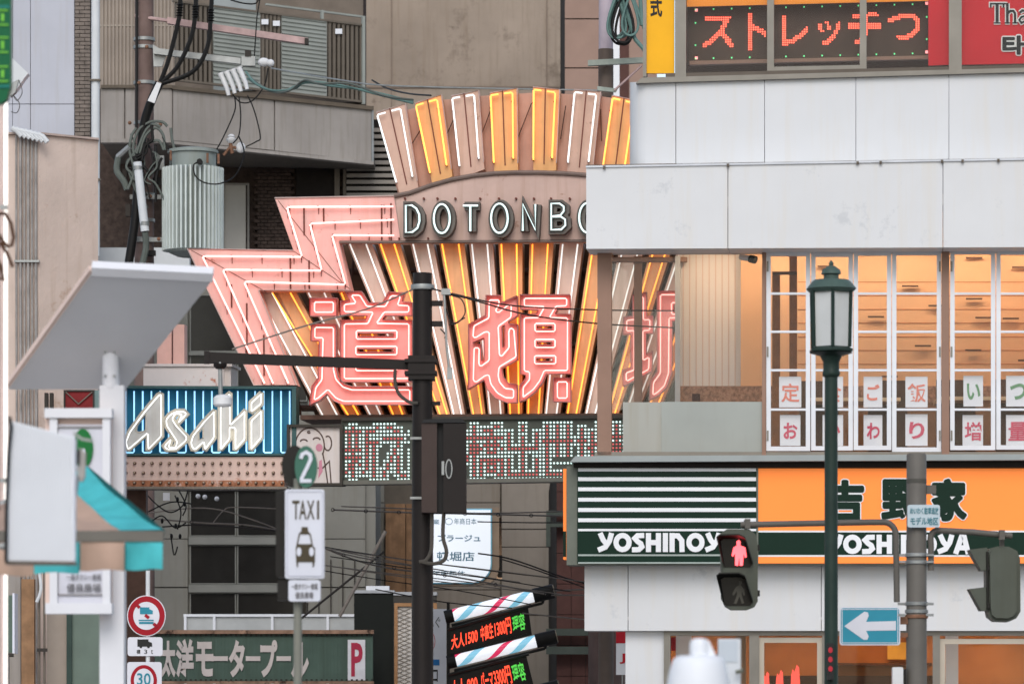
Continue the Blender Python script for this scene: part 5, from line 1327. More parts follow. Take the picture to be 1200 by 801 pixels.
for y in (513, 583): B().rect(K, 480.5, y-1.4, 497, y+1.4, .13, .03).build('strap', M_steel, bp_)
# control boxes
cb = thing('control_box', 'pair of dark brown control boxes with oval handle on the black pole', 'control box', W(520, 601, DP-.25))
B().rect(K, 494, 495, 512, 600, .30, .32).build('left_box', M_bx, cb)
B().rect(K, 512, 494, 520, 600, .22, .25).build('spine', M_blk, cb)
B().rect(K, 519.5, 496, 546.5, 600, .32, .30).build('right_box', M_bp, cb)
B().poly(K, [(497, 491), (541, 490), (546, 495), (494, 495)], .32, .34).build('lid', M_blk, cb)
B().poly(K, ell(526, 549, 4.2, 11.5, 24), .335, .015, [ell(526, 549, 2.9, 10, 24)]).build('handle', M_steel, cb)
B().poly(K, ell(526, 549, 2.9, 10, 20), .326, .006).build('handle_recess', M_blk, cb)
B().rect(K, 517.5, 540, 520.5, 556, .34, .03).build('latch', M_steel, cb)
for p in (((506, 600), (506, 625), (505, 645), (499, 656), (491, 658)), ((520, 600), (519, 628), (523, 645), (520, 656), (508, 660), (495, 658))):
    B().tube(spline([W(x, y, DP-.2) for x, y in p], 6), .02, 7).build('cable', mat('pole_cable', S(72, 68, 62)), cb, True)
hc = thing('hanging_sensor', 'small white disc sensor hanging from the end of the black arm', 'sensor', W(257, 478, DP-.02))
B().tube([W(258, 424, DP-.02), W(258.5, 462, DP-.02)], 2.6*sp, 10).build('rod', M_steel, hc, True)
B().lathe(W(261, 476, DP-.02), [(9*sp, 0), (11*sp, .02), (11*sp, .085), (8*sp, .11), (3*sp, .12)], 20).build('disc', M_porc, hc, True)
B().lathe(W(258, 432, DP-.02), [(5*sp, 0), (8*sp, .03), (8*sp, .05)], 14).build('mount', M_bp, hc, True)
wire(spline([W(272, 409, DP+.05), W(360, 381, DP), W(430, 362, DP), W(484, 339, DP-.13)], 5), .009, M_wire, 'thin wire rising from the arm end to the black pole top')
wire(spline([W(506, 338, DP-.1), W(530, 344, DP+.3), W(600, 358, DP+2), W(700, 363, DP+5), W(790, 364, DP+8)], 5), .009, M_wire_d, 'upper dark wire from the pole top past the kanji')
wire(spline([W(506, 338, DP-.1), W(560, 353, DP+.8), W(620, 369, DP+2.5), W(700, 379, DP+5), W(790, 384, DP+8)], 5), .009, M_wire_d, 'lower dark wire from the pole top past the kanji')
wh = thing('wire_hanger', 'thin steel hanger strip with looped wires right of the pole top', 'bracket', W(523, 440, DP+.02))
B().tube(spline([W(520, 341, DP+.02), W(522, 370, DP+.02), W(523, 400, DP+.02), W(526, 430, DP+.02), W(526, 442, DP+.02)], 5), .012, 6).build('strip', M_steel, wh, True)
B().rect(P(DP+.02), 517, 338, 528, 345, .02, .03).build('clip', M_steel, wh)
B().rect(P(DP+.02), 524, 430, 530, 444, .03, .03).build('weight', M_steel, wh)
for p in (((522, 345), (540, 350), (545, 366), (536, 378), (526, 380)), ((522, 360), (530, 378), (545, 372)), ((516, 385), (522, 392), (521, 396))):
    B().tube(spline([W(x, y, DP+.02) for x, y in p], 6), .007, 5).build('loop_wire', M_wire_d, wh, True)

# ------------------------------------------------------------------ taxi stand sign
DT = 27.0; T_ = P(DT); st = DT/F
tx = thing('taxi_stand_sign', 'white taxi stand sign with cab symbol and green number 2 disc', 'sign', Vector((W(348, 0, DT).x, DT, 0)))
M_tw = mat('taxi_white', S(208, 210, 218), .4, .02); M_olive = mat('olive_print', S(74, 66, 50), .5)
B().lathe((W(348.5, 0, DT).x, DT+.05, 0), [(5*st, 0), (5*st, W(0, 560, DT).z)], 14).build('post', mat('grey_olive_post', S(126, 126, 116), .45, .05), tx, True)
B().poly(T_, rrect(323, 574, 370, 676, 4), -.05, .1).build('box', M_blackm, tx)
B().poly(T_, rrect(334, 573, 380, 677.5, 3), .04, .05).build('face', M_tw, tx)
B().poly(T_, rrect(336, 575, 378.5, 675, 2.5), .045, .006, [rrect(337, 576, 377.5, 674, 2.2)]).build('border', mat('pale_line', S(186, 188, 198)), tx)
for b_, xa, xb in (('T', 342.5, 351), ('A', 350.5, 359), ('X', 359.5, 368.5), ('I', 371.5, 374)):
    text(b_, T_, xa, 586, xb, 608, .045, 'lettering', M_olive, tx, .012)
car = B().poly(T_, [(347, 640), (350, 625), (353, 622), (353.5, 617), (360.5, 617), (361, 622), (364, 625), (367, 640), (369, 641), (369, 657), (367.5, 664), (366.5, 664), (366, 658), (349.5, 658), (349, 664), (348, 664), (347, 657), (346.5, 641)], .046, .006, [[(349, 637), (351.5, 625.5), (362.5, 625.5), (365, 637)]])
car.build('cab_symbol', M_olive, tx)
for x in (350.3, 365): B().poly(T_, ell(x, 646, 2.8, 5.2, 16), .05, .006).build('cab_headlight', M_tw, tx)
B().poly(T_, rrect(338, 679, 375.5, 704, 3), .04, .05).build('plate', M_tw, tx)
B().rect(T_, 325, 680, 338, 703, -.0, .08).build('plate_box', M_blackm, tx)
for y0, y1, xa, xb, s_ in ((683, 690.5, 341.5, 372, '一般タクシー乗場'), (693, 701, 346, 367, '優良乗場')):
    text(s_, T_, xa, y0, xb, y1, .045, 'lettering', mat('grey_print', S(120, 118, 120)), tx, .01)
M_dgreen = mat('disc_green', S(62, 104, 88), .4, .03)
B().poly(T_, ell(345, 546, 15, 24.5, 28), -.06, .08).build('disc_back', M_blackm, tx)
B().poly(T_, ell(358.5, 546.5, 13.2, 24.5, 28), .02, .06).build('disc', M_dgreen, tx)
B().ribbon(T_, [(352.5, 537), (354, 532), (359, 529.5), (363.5, 532.5), (364, 538), (361, 545), (353.5, 560), (353.5, 563), (365, 563)], 4.2, .03, .01).build('numeral', M_tw, tx)

# ------------------------------------------------------------------ road signs on the left
DR = 47.0; Q = P(DR)
rs = thing('truck_ban_sign', 'round red bordered truck ban sign above small plates on the left', 'road sign', Vector((W(172, 0, DR).x, DR, 0)))
M_sr = mat('sign_red_deep', S(150, 18, 34), .4, .03); M_sw = mat('sign_face_white', S(206, 206, 212), .4, .03); M_st2 = mat('teal_symbol', S(46, 128, 146), .4)
B().lathe((W(173, 0, DR).x, DR+.04, 0), [(2.6*DR/F, 0), (2.6*DR/F, W(0, 668, DR).z)], 10).build('post', M_pipe, rs, True)
B().poly(Q, ell(171.5, 721, 22.7, 24, 36), .0, .02).build('rim', M_sw, rs)
B().poly(Q, ell(171.5, 721, 21.6, 23, 36), .004, .004).build('red_ring', M_sr, rs)
B().poly(Q, ell(171.5, 721, 15.4, 16.4, 32), .007, .004).build('face', M_sw, rs)
B().poly(Q, [(164, 711), (175, 711), (175, 713), (179, 715), (179, 719), (164, 719)], .011, .004).build('truck_symbol', M_st2, rs)
B().poly(Q, [(162.5, 725.5), (180, 725.5), (180, 727), (162.5, 727)], .011, .004).build('bus_symbol', M_st2, rs)
B().poly(Q, [(163, 728), (180, 728), (180, 730.5), (163, 730.5)], .011, .004).build('bus_symbol', M_st2, rs)
for a, b in (((159.5, 707.5), (163.5, 711.5)), ((170, 720), (174.5, 723.5)), ((180, 730), (184, 734))):
    B().ribbon(Q, [a, b], 3.6, .014, .004).build('diagonal_bar', M_sr, rs)
B().poly(Q, rrect(149.5, 746, 190.5, 768, 3), .0, .02).build('plate', M_sw, rs)
B().poly(Q, [(161, 748.5), (174, 748.5), (174, 751), (178, 752.5), (178.5, 757), (161, 757)], .004, .004).build('truck_symbol', M_blk, rs)
for x in (165, 174): B().poly(Q, ell(x, 757, 1.7, 1.8, 12), .005, .004).build('truck_symbol', M_blk, rs)
text('積', Q, 160, 760.5, 164.5, 765.5, .004, 'lettering', M_blk, rs, .01); text('3', Q, 169, 760.5, 172.5, 765.5, .004, 'lettering', M_blk, rs, .01); text('t', Q, 177, 760.5, 179, 765.5, .004, 'lettering', M_blk, rs, .01)
B().poly(Q, rrect(149, 775, 189.5, 822, 3), .0, .02).build('speed_plate', M_sw, rs)
B().poly(Q, ell(168.5, 796.5, 15.5, 18, 32), .004, .004).build('red_ring', M_sr, rs)
B().poly(Q, ell(168.5, 796.5, 11.5, 13.8, 32), .007, .004).build('face', M_sw, rs)
text('30', Q, 160.5, 788, 176.5, 802, .012, 'lettering', M_st2, rs, .012)

# ------------------------------------------------------------------ white canopy post with sign box (left)
M_can = mat('canopy_white', (.72, .72, .74), .45, .03, 2); M_canu = mat('canopy_underside_lifted', (.76, .75, .74), .5, .03, 1.5)  # underside made paler than the trim to brighten it from below
nt_ = M_canu.node_tree; tb = nt_.nodes.new('ShaderNodeBsdfTranslucent'); tb.inputs[0].default_value = (.85, .84, .83, 1)
mx_ = nt_.nodes.new('ShaderNodeMixShader'); mx_.inputs[0].default_value = .28  # translucency added to lift the underside's brightness
nt_.links.new(nt_.nodes['Principled BSDF'].outputs[0], mx_.inputs[1]); nt_.links.new(tb.outputs[0], mx_.inputs[2]); nt_.links.new(mx_.outputs[0], nt_.nodes['Material Output'].inputs[0])
wp = thing('white_canopy_post', 'white post with tilted flat roof panel standing on the left', 'shelter', Vector((W(131, 0, 27).x, 27, 0)))
A1, A2, A3, A4 = W(108, 320, 26.2), W(250, 327, 26.2), W(147, 456, 27.3), W(10, 456, 27.3)
def slab(pts, up_, name, m, par): 
    B().add([*pts, *[p+up_ for p in pts]], [(0, 1, 2, 3), (7, 6, 5, 4), (0, 4, 5, 1), (1, 5, 6, 2), (2, 6, 7, 3), (3, 7, 4, 0)]).build(name, m, par)
slab([A1, A2, A3, A4], Vector((0, .03, .06)), 'roof_panel', M_canu, wp)
B().tube([A1+Vector((0, 0, .03)), A2+Vector((0, 0, .03))], .048, 4).build('edge_trim', M_can, wp)
B().tube([A1+Vector((0, 0, .03)), A4+Vector((0, 0, .03))], .028, 4).build('edge_trim', mat('canopy_edge_warm_glow', S(226, 200, 186), .5, .03), wp)  # peach of the warm glow from the left painted into the edge
xb_ = W(131, 0, 27).x
B().lathe((W(130, 0, 27).x, 27, W(0, 455, 27).z), [(10*27/F, 0), (10*27/F, W(0, 388, 27).z-W(0, 455, 27).z)], 20).build('upper_post', M_can, wp, True)
B().box(W(117.5, 0, 27).x, W(146, 0, 27).x, 26.95, 27.12, 0, W(0, 452, 27).z).build('lower_post', M_can, wp)
B().poly(P(26.95), [(120, 384), (143, 382), (154, 385), (112, 408), (101, 411)], .0, .02).build('top_plate', M_canu, wp)
for x, y in ((123, 412), (134, 412), (123, 440), (134, 440)):
    B().tube([W(x, y, 26.96), W(x, y, 26.93)], .008, 6).build('bolt', M_steel, wp)
sb = thing('white_sign_case', 'white framed sign case with round green emblem on the canopy post', 'sign', W(92, 718, 26.8))
pl = P(26.8)
B().rect(pl, 53, 478.5, 130, 718, .0, .12).build('case', mat('canopy_edge_warm_glow', S(226, 200, 186)), sb)  # case sides carry the same painted peach glow
B().frame(pl, 58, 480, 129, 717, 9, .06, .08).build('frame', M_can, sb)
B().rect(pl, 66, 497, 122.5, 708, .03, .03).build('panel', mat('case_panel', S(206, 206, 214), .4, .02), sb)
B().frame(pl, 66.5, 499, 122.5, 697, 1.6, .045, .02).build('inner_line', mat('line_grey', S(150, 146, 146)), sb)
B().rect(pl, 52, 478, 131, 489, .08, .14).build('top_lip', M_can, sb)
B().rect(pl, 53, 706, 131, 718.5, .08, .14).build('bottom_lip', M_can, sb)
B().poly(pl, ell(97, 525, 12, 23, 26), .05, .02).build('emblem', mat('emblem_green', S(26, 108, 52), .4), sb)
B().poly(pl, ell(98, 533, 2.6, 8, 16), .062, .006).build('emblem_mark', M_tw, sb)
for y0, y1, s_ in ((672, 679, '一般タクシー乗場'), (683, 693, '優良乗場')):
    text(s_, pl, 78, y0, 118, y1, .05, 'lettering', mat('grey_print', S(120, 118, 120)), sb, .01)

# ------------------------------------------------------------------ striped awning and blank white box sign
M_tq = mat('turquoise_canvas', S(78, 180, 184), .75, .09, 5); M_bg = mat('beige_canvas', S(178, 150, 132), .8, .06, 3)
aw = thing('striped_awning', 'turquoise and beige striped awning on the left edge', 'awning', W(95, 672, 22))
def aq(a, b, c, d_, m, nm):
    v = [W(*a), W(*b), W(*c), W(*d_)]; k = 8; g = []
    for i in range(k+1):
        for j in range(k+1):
            u, t_ = i/k, j/k; p = v[0].lerp(v[1], u).lerp(v[3].lerp(v[2], u), t_)
            g.append(p+Vector((0, 0, -.035*math.sin(math.pi*u)-.010*math.sin(9*u+5*t_)*math.sin(math.pi*u))))
    fs = [(i*(k+1)+j, (i+1)*(k+1)+j, (i+1)*(k+1)+j+1, i*(k+1)+j+1) for i in range(k) for j in range(k)]; n = len(g)
    B().add(g+[p+Vector((0, 0, .005)) for p in g], fs+[tuple(q+n for q in f[::-1]) for f in fs]).build(nm, m, aw, True)
aq((102, 547, 23.2), (190, 621, 22.0), (141, 622, 22.0), (76, 560, 23.2), M_tq, 'canvas_stripe')
aq((76, 560, 23.2), (141, 622, 22.0), (92, 623, 22.0), (50, 573, 23.2), M_bg, 'canvas_stripe')
aq((50, 573, 23.2), (92, 623, 22.0), (40, 624, 22.0), (20, 586, 23.2), M_tq, 'canvas_stripe')
aq((20, 586, 23.2), (40, 624, 22.0), (-20, 625, 22.0), (-20, 598, 23.2), M_bg, 'canvas_stripe')
aq((102, 546, 23.2), (104, 547.5, 23.2), (193, 622, 22.0), (189, 622, 22.0), mat('dark_teal_piping', S(40, 104, 104), .7), 'piping')
B().rect(P(21.99), -20, 621.5, 191.5, 634, .02, .05).build('valance_bar', mat('awning_grey', S(110, 106, 98), .6), aw)
for k, (xa, xb, ya, yb, m) in enumerate(((147, 190.5, 634, 667, M_tq), (93.5, 146, 634, 668, M_bg), (40, 92.5, 634, 671, M_tq), (-14, 39, 634, 674, M_bg))):
    mb = B(); n = 8; v = []
    for i in range(n+1):
        f = i/n; x = xa+(xb-xa)*f; dd = 21.98+.035*math.sin(f*5+k); v += [W(x, ya, 21.98), W(x, ya+(yb-ya)*.5, dd-.01), W(x, yb+1.0*math.sin(f*6+k), dd)]
    fs = []
    for i in range(n):
        for j in range(2): a = i*3+j; fs.append((a, a+1, a+4, a+3))
    m_ = len(v); v2 = [p+Vector((0, .006, 0)) for p in v]
    B().add(v+v2, fs+[tuple(q+m_ for q in f[::-1]) for f in fs]).build('valance_flap', m, aw, True)
for x in (93, 146.7): B().rect(P(21.94), x-1, 636, x+1, 668, .0, .01).build('piping', mat('dark_teal_piping', S(40, 104, 104)), aw)
B().tube([W(-20, 600, 23.4), W(104, 548, 23.4)], .02, 8).build('rear_bar', M_steel, aw)
B().tube([W(-16, 600, 23.4), (W(-16, 0, 23.4).x, 23.4, 0)], .025, 8).build('support_post', M_steel, aw)
bs = thing('blank_box_sign', 'blank white ribbed box sign in front of the awning', 'sign', W(45, 662, 20.2))
pl = P(20.2)
mb = B().poly(pl, [(10, 492), (87, 512), (86, 659), (7, 658)], -.01, .12)
for i in range(24):
    x = 10+i*3.2; mb.poly(pl, [(x, 493+(x-10)*.26), (x+2, 493.5+(x-10)*.26), (x+2, 658), (x, 658)], .0, .012)
mb.build('ribbed_panel', mat('box_sign_white', (.70, .72, .75), .4, .02), bs)
B().poly(pl, [(6, 656.5), (87, 657.5), (87, 661), (6, 660.5)], .01, .14).build('lower_edge', M_alud, bs)
B().ptube(pl, [(11, 488), (13, 500), (10, 530), (7.5, 600), (7, 658)], .009, .02, 6).build('side_cable', M_cable, bs, True)
B().ptube(pl, [(87, 512)]+[(87+.5*math.sin(i*1.7), 512+i*9.2) for i in range(1, 16)]+[(86, 659)], .006, .0, 5).build('lacing', M_tw, bs)
B().tube([W(12, 640, 20.34), W(-16, 640, 20.34), (W(-16, 0, 20.34).x, 20.34, 0)], .025, 8).build('post', M_steel, bs)
cl = thing('clamp_light', 'grey clip lamp in front of the green emblem', 'lamp', W(98, 566, 21))
B().poly(P(21), [(93, 524), (100, 530), (99, 558), (96, 564), (90, 562)], .0, .05).build('body', mat('grey_plastic', S(170, 166, 160), .4), cl)
B().ribbon(P(21), [(86, 507), (96, 514), (108, 516)], 3, .02, .02).build('arm', M_steel, cl)
B().poly(P(21), [(88, 528), (93, 526), (92, 544), (88, 542)], .03, .04).build('switch', M_blackm, cl)
B().tube([W(90, 560, 21), W(84, 600, 20.6)], .015, 6).build('stem', M_steel, cl)
# left edge: lit vertical tube, brown script letter, green lettered sign, small green box
le = thing('vertical_light_tube', 'glowing warm white vertical tube along the left picture edge', 'light tube', Vector((W(6, 0, 25).x, 25, 0)))
B().tube([(W(6.2, 0, 25).x, 25, .4), W(6.8, 118, 25)], .012, 8).build('tube', glow('warm_tube', (1.0, .90, .80), 1.15), le, True)
B().tube([(W(1, 0, 25).x, 25.05, 0), W(1.5, 118, 25.05)], .014, 8).build('rail', mat('rail_pinkish', S(206, 184, 176), .5), le, True)
for y in (240, 560): B().rect(P(24.97), 0, y, 8, y+5, .01, .04).build('clip', M_steel, le)
nl = thing('brown_script_letter', 'blurred brown outlined script letter at the left picture edge', 'sign', W(4, 334, 23))
B().ptube(P(23), [(-6, 256), (0, 250), (6, 250), (13, 262), (16, 278), (14, 287), (9, 289), (3, 282), (-3, 272)], .0105, .0, 6).build('stroke', mat('chestnut_enamel', S(96, 66, 48), .4), nl, True)
B().ptube(P(23), [(0, 284), (8, 296), (15, 313)], .0105, .0, 6).build('stroke', mat('chestnut_enamel', S(96, 66, 48)), nl, True)
B().ptube(P(23), [(-4, 300), (1, 312), (4, 329), (-3, 325)], .0105, .0, 6).build('stroke', mat('chestnut_enamel', S(96, 66, 48)), nl, True)
B().tube([W(-3, 250, 23.05), (W(-3, 0, 23.05).x, 23.05, 0)], .012, 6).build('holder', mat('chestnut_enamel', S(96, 66, 48)), nl)
gs = thing('green_lettered_sign', 'dark green lettered sign in the top left corner', 'sign', W(0, 122, 22.2))
pl = P(22.2)
B().poly(pl, [(-60, -60), (12.5, -60), (12.5, 100), (8, 116), (2, 121), (-60, 124)], .0, .08).build('panel', mat('sign_green', S(8, 92, 56), .4, .04), gs)
B().ribbon(pl, [(-20, 8), (11.5, 8)], 4, .008, .008).build('edge_line', mat('sign_teal', S(36, 120, 110)), gs)
B().ribbon(pl, [(-20, 102), (11.5, 101)], 3, .008, .008).build('edge_line', mat('sign_teal', S(36, 120, 110)), gs)
M_lg = mat('leaf_green_print', S(108, 182, 60), .4, 0, emit=(.3, .7, .1), es=.1)
for y in (12, 44, 78):
    for yy in (y, y+17): B().ribbon(pl, [(-20, yy), (9.5, yy)], 1.6, .008, .006).build('lettering', M_lg, gs)
    B().ribbon(pl, [(3, y+4), (3, y+13)], 3.2, .008, .006).build('lettering', M_lg, gs)
B().tube([W(-30, 120, 22.3), (W(-30, 0, 22.3).x, 22.3, 0)], .03, 8).build('post', M_steel, gs)
gb = thing('green_meter_box', 'small dull green meter box low on the left edge', 'box', W(8, 768, 44))
B().rect(P(44), -20, 697, 14.5, 764, .0, .3).build('body', mat('meter_green', S(86, 102, 92), .5, .05), gb)
B().rect(P(44), 14.5, 694.5, 17, 765, .02, .3).build('edge', M_tw, gb)
B().tube([W(-5, 767, 43.95), W(16, 767, 43.95)], .02, 6).build('lower_rod', M_joint, gb)
B().box(W(0, 0, 44).x, W(8, 0, 44).x, 44.0, 44.25, 0, W(0, 764, 44).z).build('stand', M_conc2, gb)

# ------------------------------------------------------------------ lamp post
DL = 36.0; sl_ = DL/F; cx = W(974, 0, DL).x
M_lg2 = mat('lamp_green', S(40, 55, 49), .45, .1, 5, streak=.1)
lp = thing('green_lamp_post', 'dark green street lamp with square lantern before the folding windows', 'street lamp', Vector((cx, DL, 0)))
B().lathe((cx, DL, 0), [(.16, 0), (.16, .5), (.10, .6), (8.2*sl_, .8), (7.6*sl_, W(0, 440, DL).z)], 20).build('post', M_lg2, lp, True)
def sqf(prof, name, m, n=4, smooth=False): return B().lathe((cx, DL, 0), [(r*sl_*1.0, W(0, y, DL).z) for r, y in prof], n).build(name, m, lp, smooth)
B().lathe((cx, DL, 0), [(7.8*sl_, W(0, 442, DL).z), (10*sl_, W(0, 440, DL).z), (10.5*sl_, W(0, 437, DL).z), (9.5*sl_, W(0, 434, DL).z), (9.5*sl_, W(0, 424, DL).z), (13*sl_, W(0, 417, DL).z), (25*sl_, W(0, 413.5, DL).z)], 20).build('bracket', M_lg2, lp, True)
def hexr(r): return r
lan = B().lathe((cx, DL, 0), [(22*sl_, W(0, 413.6, DL).z), (28*sl_, W(0, 412, DL).z), (28*sl_, W(0, 409.5, DL).z), (23*sl_, W(0, 407, DL).z), (22*sl_, W(0, 405.5, DL).z)], 6); lan.build('lantern_base', M_lg2, lp)
for i in range(6):
    q = 2*math.pi*(i+.5)/6
    a = Vector((cx+24*sl_*math.cos(q), DL+24*sl_*math.sin(q), W(0, 407, DL).z)); b = Vector((cx+25.5*sl_*math.cos(q), DL+25.5*sl_*math.sin(q), W(0, 341, DL).z))
    B().tube([a, b], 2.1*sl_, 4).build('lantern_bar', M_lg2, lp)
    q2 = 2*math.pi*(i+1.5)/6
    a2 = Vector((cx+24*sl_*math.cos(q2), DL+24*sl_*math.sin(q2), a.z)); b2 = Vector((cx+25.5*sl_*math.cos(q2), DL+25.5*sl_*math.sin(q2), b.z))
    inn = Vector((cx, DL, 0))
    v = [a, a2, b2, b]; v = [p+(Vector((inn.x, inn.y, p.z))-p)*.06 for p in v]
    B().hexa(v, [p+(Vector((inn.x, inn.y, p.z))-p)*.05 for p in v]).build('frosted_pane', mat('frosted_pane', S(190, 192, 190), .35, .04, 3, streak=.1), lp)
B().lathe((cx, DL, 0), [(25*sl_, W(0, 343, DL).z), (30*sl_, W(0, 338.5, DL).z), (28*sl_, W(0, 336, DL).z), (23*sl_, W(0, 330, DL).z), (20*sl_, W(0, 328, DL).z), (9*sl_, W(0, 327, DL).z), (9*sl_, W(0, 322, DL).z), (12*sl_, W(0, 321, DL).z), (10.5*sl_, W(0, 316, DL).z), (5*sl_, W(0, 312, DL).z), (2.2*sl_, W(0, 311, DL).z), (3.2*sl_, W(0, 308.5, DL).z), (.6*sl_, W(0, 305, DL).z)], 12).build('lantern_roof', mat('lamp_green_pale', S(76, 94, 87), .45, .12, 6, streak=.15), lp, True)
rl = thing('red_count_display', 'narrow black box with red lamps on the lamp post', 'display', W(973, 796, DL-.12))
B().rect(P(DL-.1), 969.5, 753, 977, 796, .03, .08).build('case', M_blk, rl)
for y in (761, 772, 783):
    B().poly(P(DL-.1), ell(973.2, y, 2.6, 3.4, 12), .036, .01).build('lamp', glow('dim_red_lamp', (.6, .03, .05), .22, (.3, .02, .03)), rl)

# ------------------------------------------------------------------ signal pole with pedestrian signals
DS = 38.0; ss = DS/F; Z = P(DS); sx_ = W(1074, 0, DS).x
M_sg = mat('grey_signal_pole', S(100, 96, 90), .5, .06, 3, streak=.1)
M_sg2 = mat('grey_arm_paint', S(96, 92, 86), .5, .06, 3)
sp_ = thing('signal_pole', 'grey steel signal pole with curved arms and steel bands on the right', 'pole', Vector((sx_, DS, 0)))
B().lathe((sx_, DS, 0), [(.13, 0), (12.3*ss, 1.2), (11.6*ss, W(0, 533, DS).z), (10*ss, W(0, 531, DS).z)], 24).build('shaft', M_sg, sp_, True)
B().lathe((sx_, DS, W(0, 566, DS).z), [(11.9*ss, 0), (11.9*ss, 5*ss)], 24).build('tape_band', mat('tape_grey', S(84, 82, 76)), sp_, True)
B().lathe((sx_, DS, W(0, 532, DS).z), [(2*ss, 0), (1.2*ss, .012)], 8).build('cap_bolt', M_steel, sp_)
B().rect(Z, 1086, 568, 1097, 578, .02, .08).build('bracket', M_sg2, sp_)
B().tube([W(868, 614.5, DS-.1), W(1020, 611.5, DS-.1)]+[W(1036+14*math.sin(R(a)), 627-15.5*math.cos(R(a)), DS-.1) for a in range(0, 91, 15)]+[W(1051, 705, DS-.1)], 3.6*ss, 12).build('left_arm', M_sg2, sp_, True)
B().tube([W(1091, 668, DS-.05), W(1091, 640, DS-.05)]+[W(1099-8.5*math.cos(R(a)), 630-9*math.sin(R(a)), DS-.05) for a in range(0, 91, 15)]+[W(1140, 623, DS-.05), W(1186, 627.5, DS-.05)], 3.6*ss, 12).build('right_arm', M_sg2, sp_, True)
for y in (650, 658.5, 707, 716, 722):
    B().lathe((sx_, DS, W(0, y, DS).z), [(12.8*ss, -.018), (13.6*ss, -.012), (13.6*ss, .012), (12.8*ss, .018)], 24).build('steel_band', M_steel if y != 722 else M_rusty, sp_, True)
for y in (650, 658, 707, 720):
    for x in (1056, 1089): 
        p = W(x, y, DS-.1); B().tube([p-Vector((.03, 0, 0)), p+Vector((.04, 0, 0))], .012, 6).build('band_bolt', M_steel, sp_)
for x in (876, 1174):
    p = W(x, 614 if x < 900 else 627, DS-.1); B().box(p.x-.025, p.x+.025, p.y-.035, p.y+.035, p.z-.04, p.z+.05).build('arm_clamp', M_sg2, sp_)
ns = thing('nuisance_parking_plate', 'small pale plate with teal Japanese lettering on the signal pole', 'sign', W(1082, 618, DS-.15))
B().poly(Z, rrect(1063.5, 591, 1101.5, 617.5, 2.5), .14, .02).build('plate', mat('plate_pale_blue', S(186, 200, 206), .4, .03), ns)
text('めいわく駐車追放', Z, 1066.5, 594, 1100, 602, .146, 'lettering', mat('teal_print', S(60, 124, 136), .5), ns, .012)
text('モデル地区', Z, 1067, 605.5, 1099.5, 614.5, .146, 'lettering', mat('teal_print', S(60, 124, 136)), ns, .016)
ow = thing('one_way_sign', 'blue one way sign with white arrow pointing left', 'road sign', W(1020, 756, DS-.15))
B().poly(Z, rrect(984, 710.5, 1055, 755.5, 3.5), .10, .02).build('border', M_sw, ow)
B().poly(Z, rrect(985.5, 712, 1053.5, 754, 3), .104, .005).build('blue_face', mat('one_way_teal', S(50, 136, 156), .4, .03), ow)
B().poly(Z, [(989.5, 733), (1013, 716), (1017, 717), (1018, 721), (1015, 728), (1050, 727), (1050, 738), (1015, 738.5), (1018, 745), (1016.5, 749), (1012, 749)], .108, .005).build('arrow', M_sw, ow)
B().frame(Z, 986.5, 713, 1052.5, 753, .8, .107, .003).build('thin_line', M_sw, ow)
B().rect(Z, 1054, 722, 1064, 731, .05, .05).build('bracket', M_rusty, ow)
B().rect(Z, 1054, 741, 1064, 746, .05, .05).build('bracket', M_rusty, ow)
wb = thing('push_button_box', 'small pale grey box strapped low on the signal pole', 'box', W(1053, 806, DS-.15))
B().poly(Z, rrect(1046, 781, 1058.5, 812, 2), .12, .1).build('case', M_porc, wb)
B().rect(Z, 1058, 783, 1062, 812, .10, .08).build('side', M_blackm, wb)

M_sig = mat('signal_green_grey', S(82, 86, 77), .45, .06, 4, streak=.12)
M_hood = mat('signal_hood_dark', S(36, 36, 32), .5, .05)
# front-facing signal: hung on the left arm
fs_ = thing('pedestrian_signal', 'pedestrian signal showing a glowing red standing figure', 'traffic signal', W(866, 714, DS-.1))
pl = P(DS-.1)
body = [(845, 624), (852, 619.5), (878, 619.5), (886, 626), (888, 640), (888, 704), (884, 711), (876, 714), (858, 714), (851, 710), (846, 700)]
B().poly(pl, body, .02, .22).build('housing', M_sig, fs_)
B().rect(pl, 872, 609, 876, 622, -.04, .05).build('hanger', M_sg2, fs_)
for k, (ya, yb) in enumerate(((631, 664), (676, 709))):
    lens = [(849, yb), (844.5, ya+2), (848, ya), (868, ya), (874, ya+4), (882, yb-4), (879, yb)]
    B().poly(pl, lens, .03, .03).build('lens', mat('dark_lens', S(26, 24, 22), .25), fs_)
    hd_ = B()
    h0 = [(849, yb), (844.5, ya+3), (848, ya), (868, ya), (875, ya+4), (883, yb-4)]
    h1 = [(846, yb-8), (839.5, ya-1), (843, ya-4), (866, ya-4.5), (873, ya-1), (882, yb-6)]
    a_ = [pl.at(x, y, .03) for x, y in h0]; b_ = [pl.at(x, y, .24) for x, y in h1]
    n = len(a_); hd_.add(a_+b_+[p+Vector((0, .0, .012)) for p in a_]+[p+Vector((0, 0, .012)) for p in b_], [(i, i+1, n+i+1, n+i) for i in range(n-1)]+[(2*n+i, 3*n+i, 3*n+i+1, 2*n+i+1) for i in range(n-1)]+[(n+i, n+i+1, 3*n+i+1, 3*n+i) for i in range(n-1)])
    hd_.build('visor', M_hood if k else M_hood, fs_, True)
man = [(863, 634), (866, 632), (868, 634.5), (867.5, 638.5), (873.5, 641), (875, 652), (873, 653), (871.5, 648), (870.5, 662), (867, 662.5), (866.2, 652), (865, 662.5), (861.5, 662), (861.5, 648), (858.5, 652), (857.5, 650), (859.5, 641), (863.5, 638.5)]
B().poly(pl, man, .04, .006).build('standing_figure', glow('signal_red', (1.0, .085, .10), 2.9), fs_)
